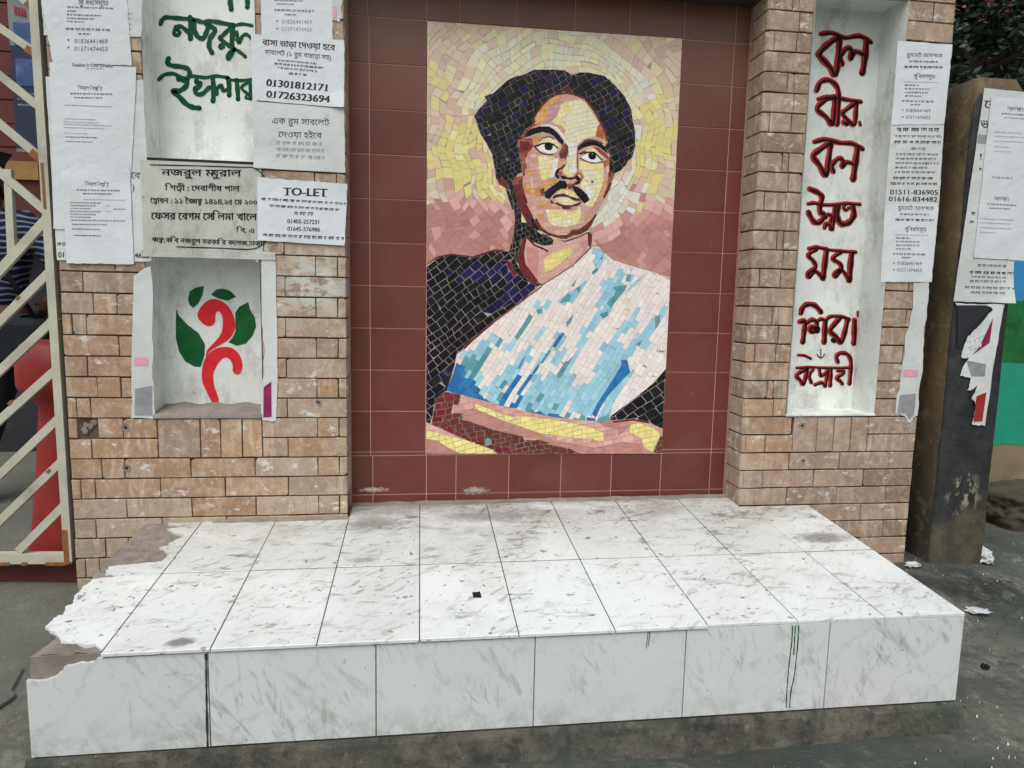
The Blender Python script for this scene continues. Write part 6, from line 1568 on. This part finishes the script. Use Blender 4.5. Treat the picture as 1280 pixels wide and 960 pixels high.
# shop front far behind
bd = thing('shop_building', (-4, 9.5, ZG), 'dim grey shop building across the yard behind the gate', 'building')
mesh('wall', *box(-12, 1.0, 9.5, 12, ZG-.05, 5), simple('far_wall', shade((70,74,74)), .9, .3, 3, .1), bd)
for k in range(6):
    x = -11+k*1.95; fr = mesh('shutter', *box(x, x+1.5, 9.44, 9.497, ZG, 2.0), M['dirt_and_shade'], bd)
    mesh('shutter_slats', *join([box(x+.04, x+1.46, 9.42, 9.438, ZG+.05+.14*q, ZG+.05+.14*q+.11) for q in range(15)]), M['board'], fr)
    mesh('window', *box(x+.2, x+1.3, 9.46, 9.497, 2.6, 3.7), M['dark'], bd)

# ------------------------------------------------------------------ people
def skinmesh(nodes, edges, levels=2):
    me = bpy.data.meshes.new('tmp'); names = list(nodes); me.from_pydata([nodes[k][0] for k in names], [(names.index(a), names.index(b)) for a, b in edges], [])
    o = bpy.data.objects.new('tmp', me); COL.objects.link(o); md = o.modifiers.new('s', 'SKIN'); md.use_smooth_shade = True
    for i, k in enumerate(names):
        sv = me.skin_vertices[0].data[i]; r = nodes[k][1]; sv.radius = r if isinstance(r, tuple) else (r, r); sv.use_root = (i == 0)
    ss = o.modifiers.new('u', 'SUBSURF'); ss.levels = levels; ss.render_levels = levels
    bpy.context.view_layer.update(); dg = bpy.context.evaluated_depsgraph_get(); m2 = bpy.data.meshes.new_from_object(o.evaluated_get(dg))
    V = [tuple(v.co) for v in m2.vertices]; Fc = [tuple(p.vertices) for p in m2.polygons]; bpy.data.objects.remove(o); bpy.data.meshes.remove(m2); return V, Fc
def person(loc, rz, H, lab, shirt, trousers, rarm, larm, lean=0.0):
    k = H/1.70; c, s = math.cos(rz), math.sin(rz)
    def tr(n): return {a: (p, (r[0]*k, r[1]*k) if isinstance(r, tuple) else r*k) for a, (p, r) in n.items()}
    def wp(V): return [(loc[0]+(x*c-y*s)*k, loc[1]+(x*s+y*c)*k, loc[2]+z*k) for x, y, z in V]
    t_ = thing('person', loc, lab, 'person')
    J = {'pel': ((0,0,.95),(.13,.10)), 'wst': ((0,0,1.08),(.12,.09)), 'chs': ((0,0,1.28),(.15,.105)), 'nkb': ((0,.01,1.43),(.07,.06)), 'nk': ((0,-.01,1.49),(.05,.05)), 'hd': ((0,-.02,1.59),(.078,.092)), 'hdt': ((0,-.01,1.67),(.055,.065))}
    for sd, arm in ((1, larm), (-1, rarm)):
        n = 'L' if sd > 0 else 'R'
        J['sh'+n] = ((.17*sd,.01,1.39), .055); J['el'+n] = (arm[0], .042); J['wr'+n] = (arm[1], .028); 
        d = (Vector(arm[1])-Vector(arm[0])).normalized(); w = Vector(arm[1])
        J['pm'+n] = (tuple(w+d*.06), (.036, .02))
        side = d.cross(Vector((0,1,0))).normalized() if abs(d.y) < .9 else Vector((1,0,0))
        for q in range(4): b = w+d*.09+side*(.027-.018*q); J['fa%d'%q+n] = (tuple(b), .0105); J['fb%d'%q+n] = (tuple(b+d*(.04+.008*(1.5-abs(q-1.4)))+Vector((0,-.012,0))), .009)
        J['ta'+n] = (tuple(w+d*.03+side*.035), .012); J['tb'+n] = (tuple(w+d*.06+side*.055), .010)
        J['hip'+n] = ((.09*sd+lean*.1,0,.90), .10); J['kn'+n] = ((.10*sd+lean*.55,-.01,.50), .060); J['an'+n] = ((.10*sd+lean,.02,.09), .042); J['ft'+n] = ((.11*sd+lean,-.13,.035), (.04, .03))
    E = [('pel','wst'),('wst','chs'),('chs','nkb'),('nkb','nk'),('nk','hd'),('hd','hdt')]
    for n in 'LR':
        E += [('chs','sh'+n),('sh'+n,'el'+n),('el'+n,'wr'+n),('wr'+n,'pm'+n),('wr'+n,'ta'+n),('ta'+n,'tb'+n),('pel','hip'+n),('hip'+n,'kn'+n),('kn'+n,'an'+n),('an'+n,'ft'+n)]
        for q in range(4): E += [('pm'+n,'fa%d'%q+n),('fa%d'%q+n,'fb%d'%q+n)]
    V, Fc = skinmesh(J, E); mesh('body', wp(V), Fc, M['skin'], t_, smooth=True)
    Sn = {a: (J[a][0], tuple(x+.022 for x in J[a][1])) for a in ('pel', 'wst', 'chs')}; Sn['nkb'] = (J['nkb'][0], (.078, .07)); Se = [('pel','wst'),('wst','chs'),('chs','nkb')]
    for n in 'LR':
        a, b = Vector(J['sh'+n][0]), Vector(J['el'+n][0]); Sn['sh'+n] = (tuple(a), .078); Sn['sl'+n] = (tuple(a.lerp(b, .85)), .062); Se += [('chs','sh'+n),('sh'+n,'sl'+n)]
    V, Fc = skinmesh(Sn, Se); mesh('shirt', wp(V), Fc, M[shirt], t_, smooth=True)
    Sn = {'pel': (J['pel'][0], (.148, .118))}; Se = []
    for n in 'LR': Sn['hip'+n] = (J['hip'+n][0], .112); Sn['kn'+n] = (J['kn'+n][0], .078); Sn['an'+n] = ((J['an'+n][0][0], .02, .11), .065); Se += [('pel','hip'+n),('hip'+n,'kn'+n),('kn'+n,'an'+n)]
    V, Fc = skinmesh(Sn, Se); mesh('trousers', wp(V), Fc, M[trousers], t_, smooth=True)
    for n in 'LR':
        f = J['ft'+n][0]; V, Fc = skinmesh({'a': ((f[0], .05, .045), .048), 'b': ((f[0], -.06, .045), .05), 'c': ((f[0], -.16, .035), .04)}, [('a','b'),('b','c')]); mesh('shoe', wp(V), Fc, M['dark'], t_, smooth=True)
    V, Fc = skinmesh({'a': ((0, .015, 1.63), (.088, .095)), 'b': ((0, .02, 1.69), (.07, .075)), 'c': ((0, .05, 1.57), (.07, .05))}, [('c','a'),('a','b')]); mesh('hair', wp(V), Fc, M['hair'], t_, smooth=True)
    for sx in (-1, 1):
        for nm, q, r in (('ear', (.083*sx, -.01, 1.59), .018), ('eye', (.03*sx, -.105, 1.60), .009)):
            bm = bmesh.new(); bmesh.ops.create_icosphere(bm, subdivisions=2, radius=r); V = [(v.co.x*.5+q[0], v.co.y+q[1], v.co.z*1.3+q[2]) for v in bm.verts]; Fc = [tuple(v.index for v in f.verts) for f in bm.faces]; bm.free()
            mesh(nm, wp(V), Fc, M['skin' if nm == 'ear' else 'hair'], t_, smooth=True)
    mesh('nose', wp(tube([(0, -.10, 1.61), (0, -.125, 1.575), (0, -.112, 1.565)], [.008, .014, .008], 6)[0]), tube([(0, 0, 0), (0, 0, 1), (0, 0, 2)], .1, 6)[1], M['skin'], t_, smooth=True)
    return t_
pc = at(-8, 350, 1.05)
person((pc.x, 1.05, ZG), math.pi*1.02, 1.63, 'person in a navy striped shirt and black trousers standing behind the gate', 'stripe', 'dark', ((-.36, .03, 1.14), (-.19, -.10, 1.0)), ((.27, .02, 1.12), (.29, -.04, .88)), lean=.26)
bg_ = at(34, 425, .98); 
V, Fc = join([prism([(bg_.x-.13, bg_.z-.08), (bg_.x-.10, bg_.z-.11), (bg_.x+.08, bg_.z-.11), (bg_.x+.115, bg_.z-.08), (bg_.x+.12, bg_.z+.07), (bg_.x+.09, bg_.z+.10), (bg_.x-.09, bg_.z+.11), (bg_.x-.12, bg_.z+.08)], lambda a, b, d: (a, .86+d, b), 0, .10, .03)])
sbg = thing('shoulder_bag', (bg_.x, .9, bg_.z-.1), 'black shoulder bag at the hip of the person in the striped shirt', 'bag')
mesh('bag_body', V, Fc, M['dark'], sbg); mesh('strap', *tube([(bg_.x+.08, .91, bg_.z+.09), (bg_.x-.02, .84, bg_.z+.35), (bg_.x-.22, .90, bg_.z+.60)], .012, 6), M['dark'], sbg, smooth=True)
p2 = gpt(47, 533)
person((p2.x, p2.y, ZG), 2.6, 1.66, 'person in dark top and blue jeans walking away further back behind the gate', 'dark', 'denim', ((-.24, .03, 1.12), (-.26, -.03, .87)), ((.24, .02, 1.12), (.26, -.04, .87)))
bpy.data.objects.remove(_to)
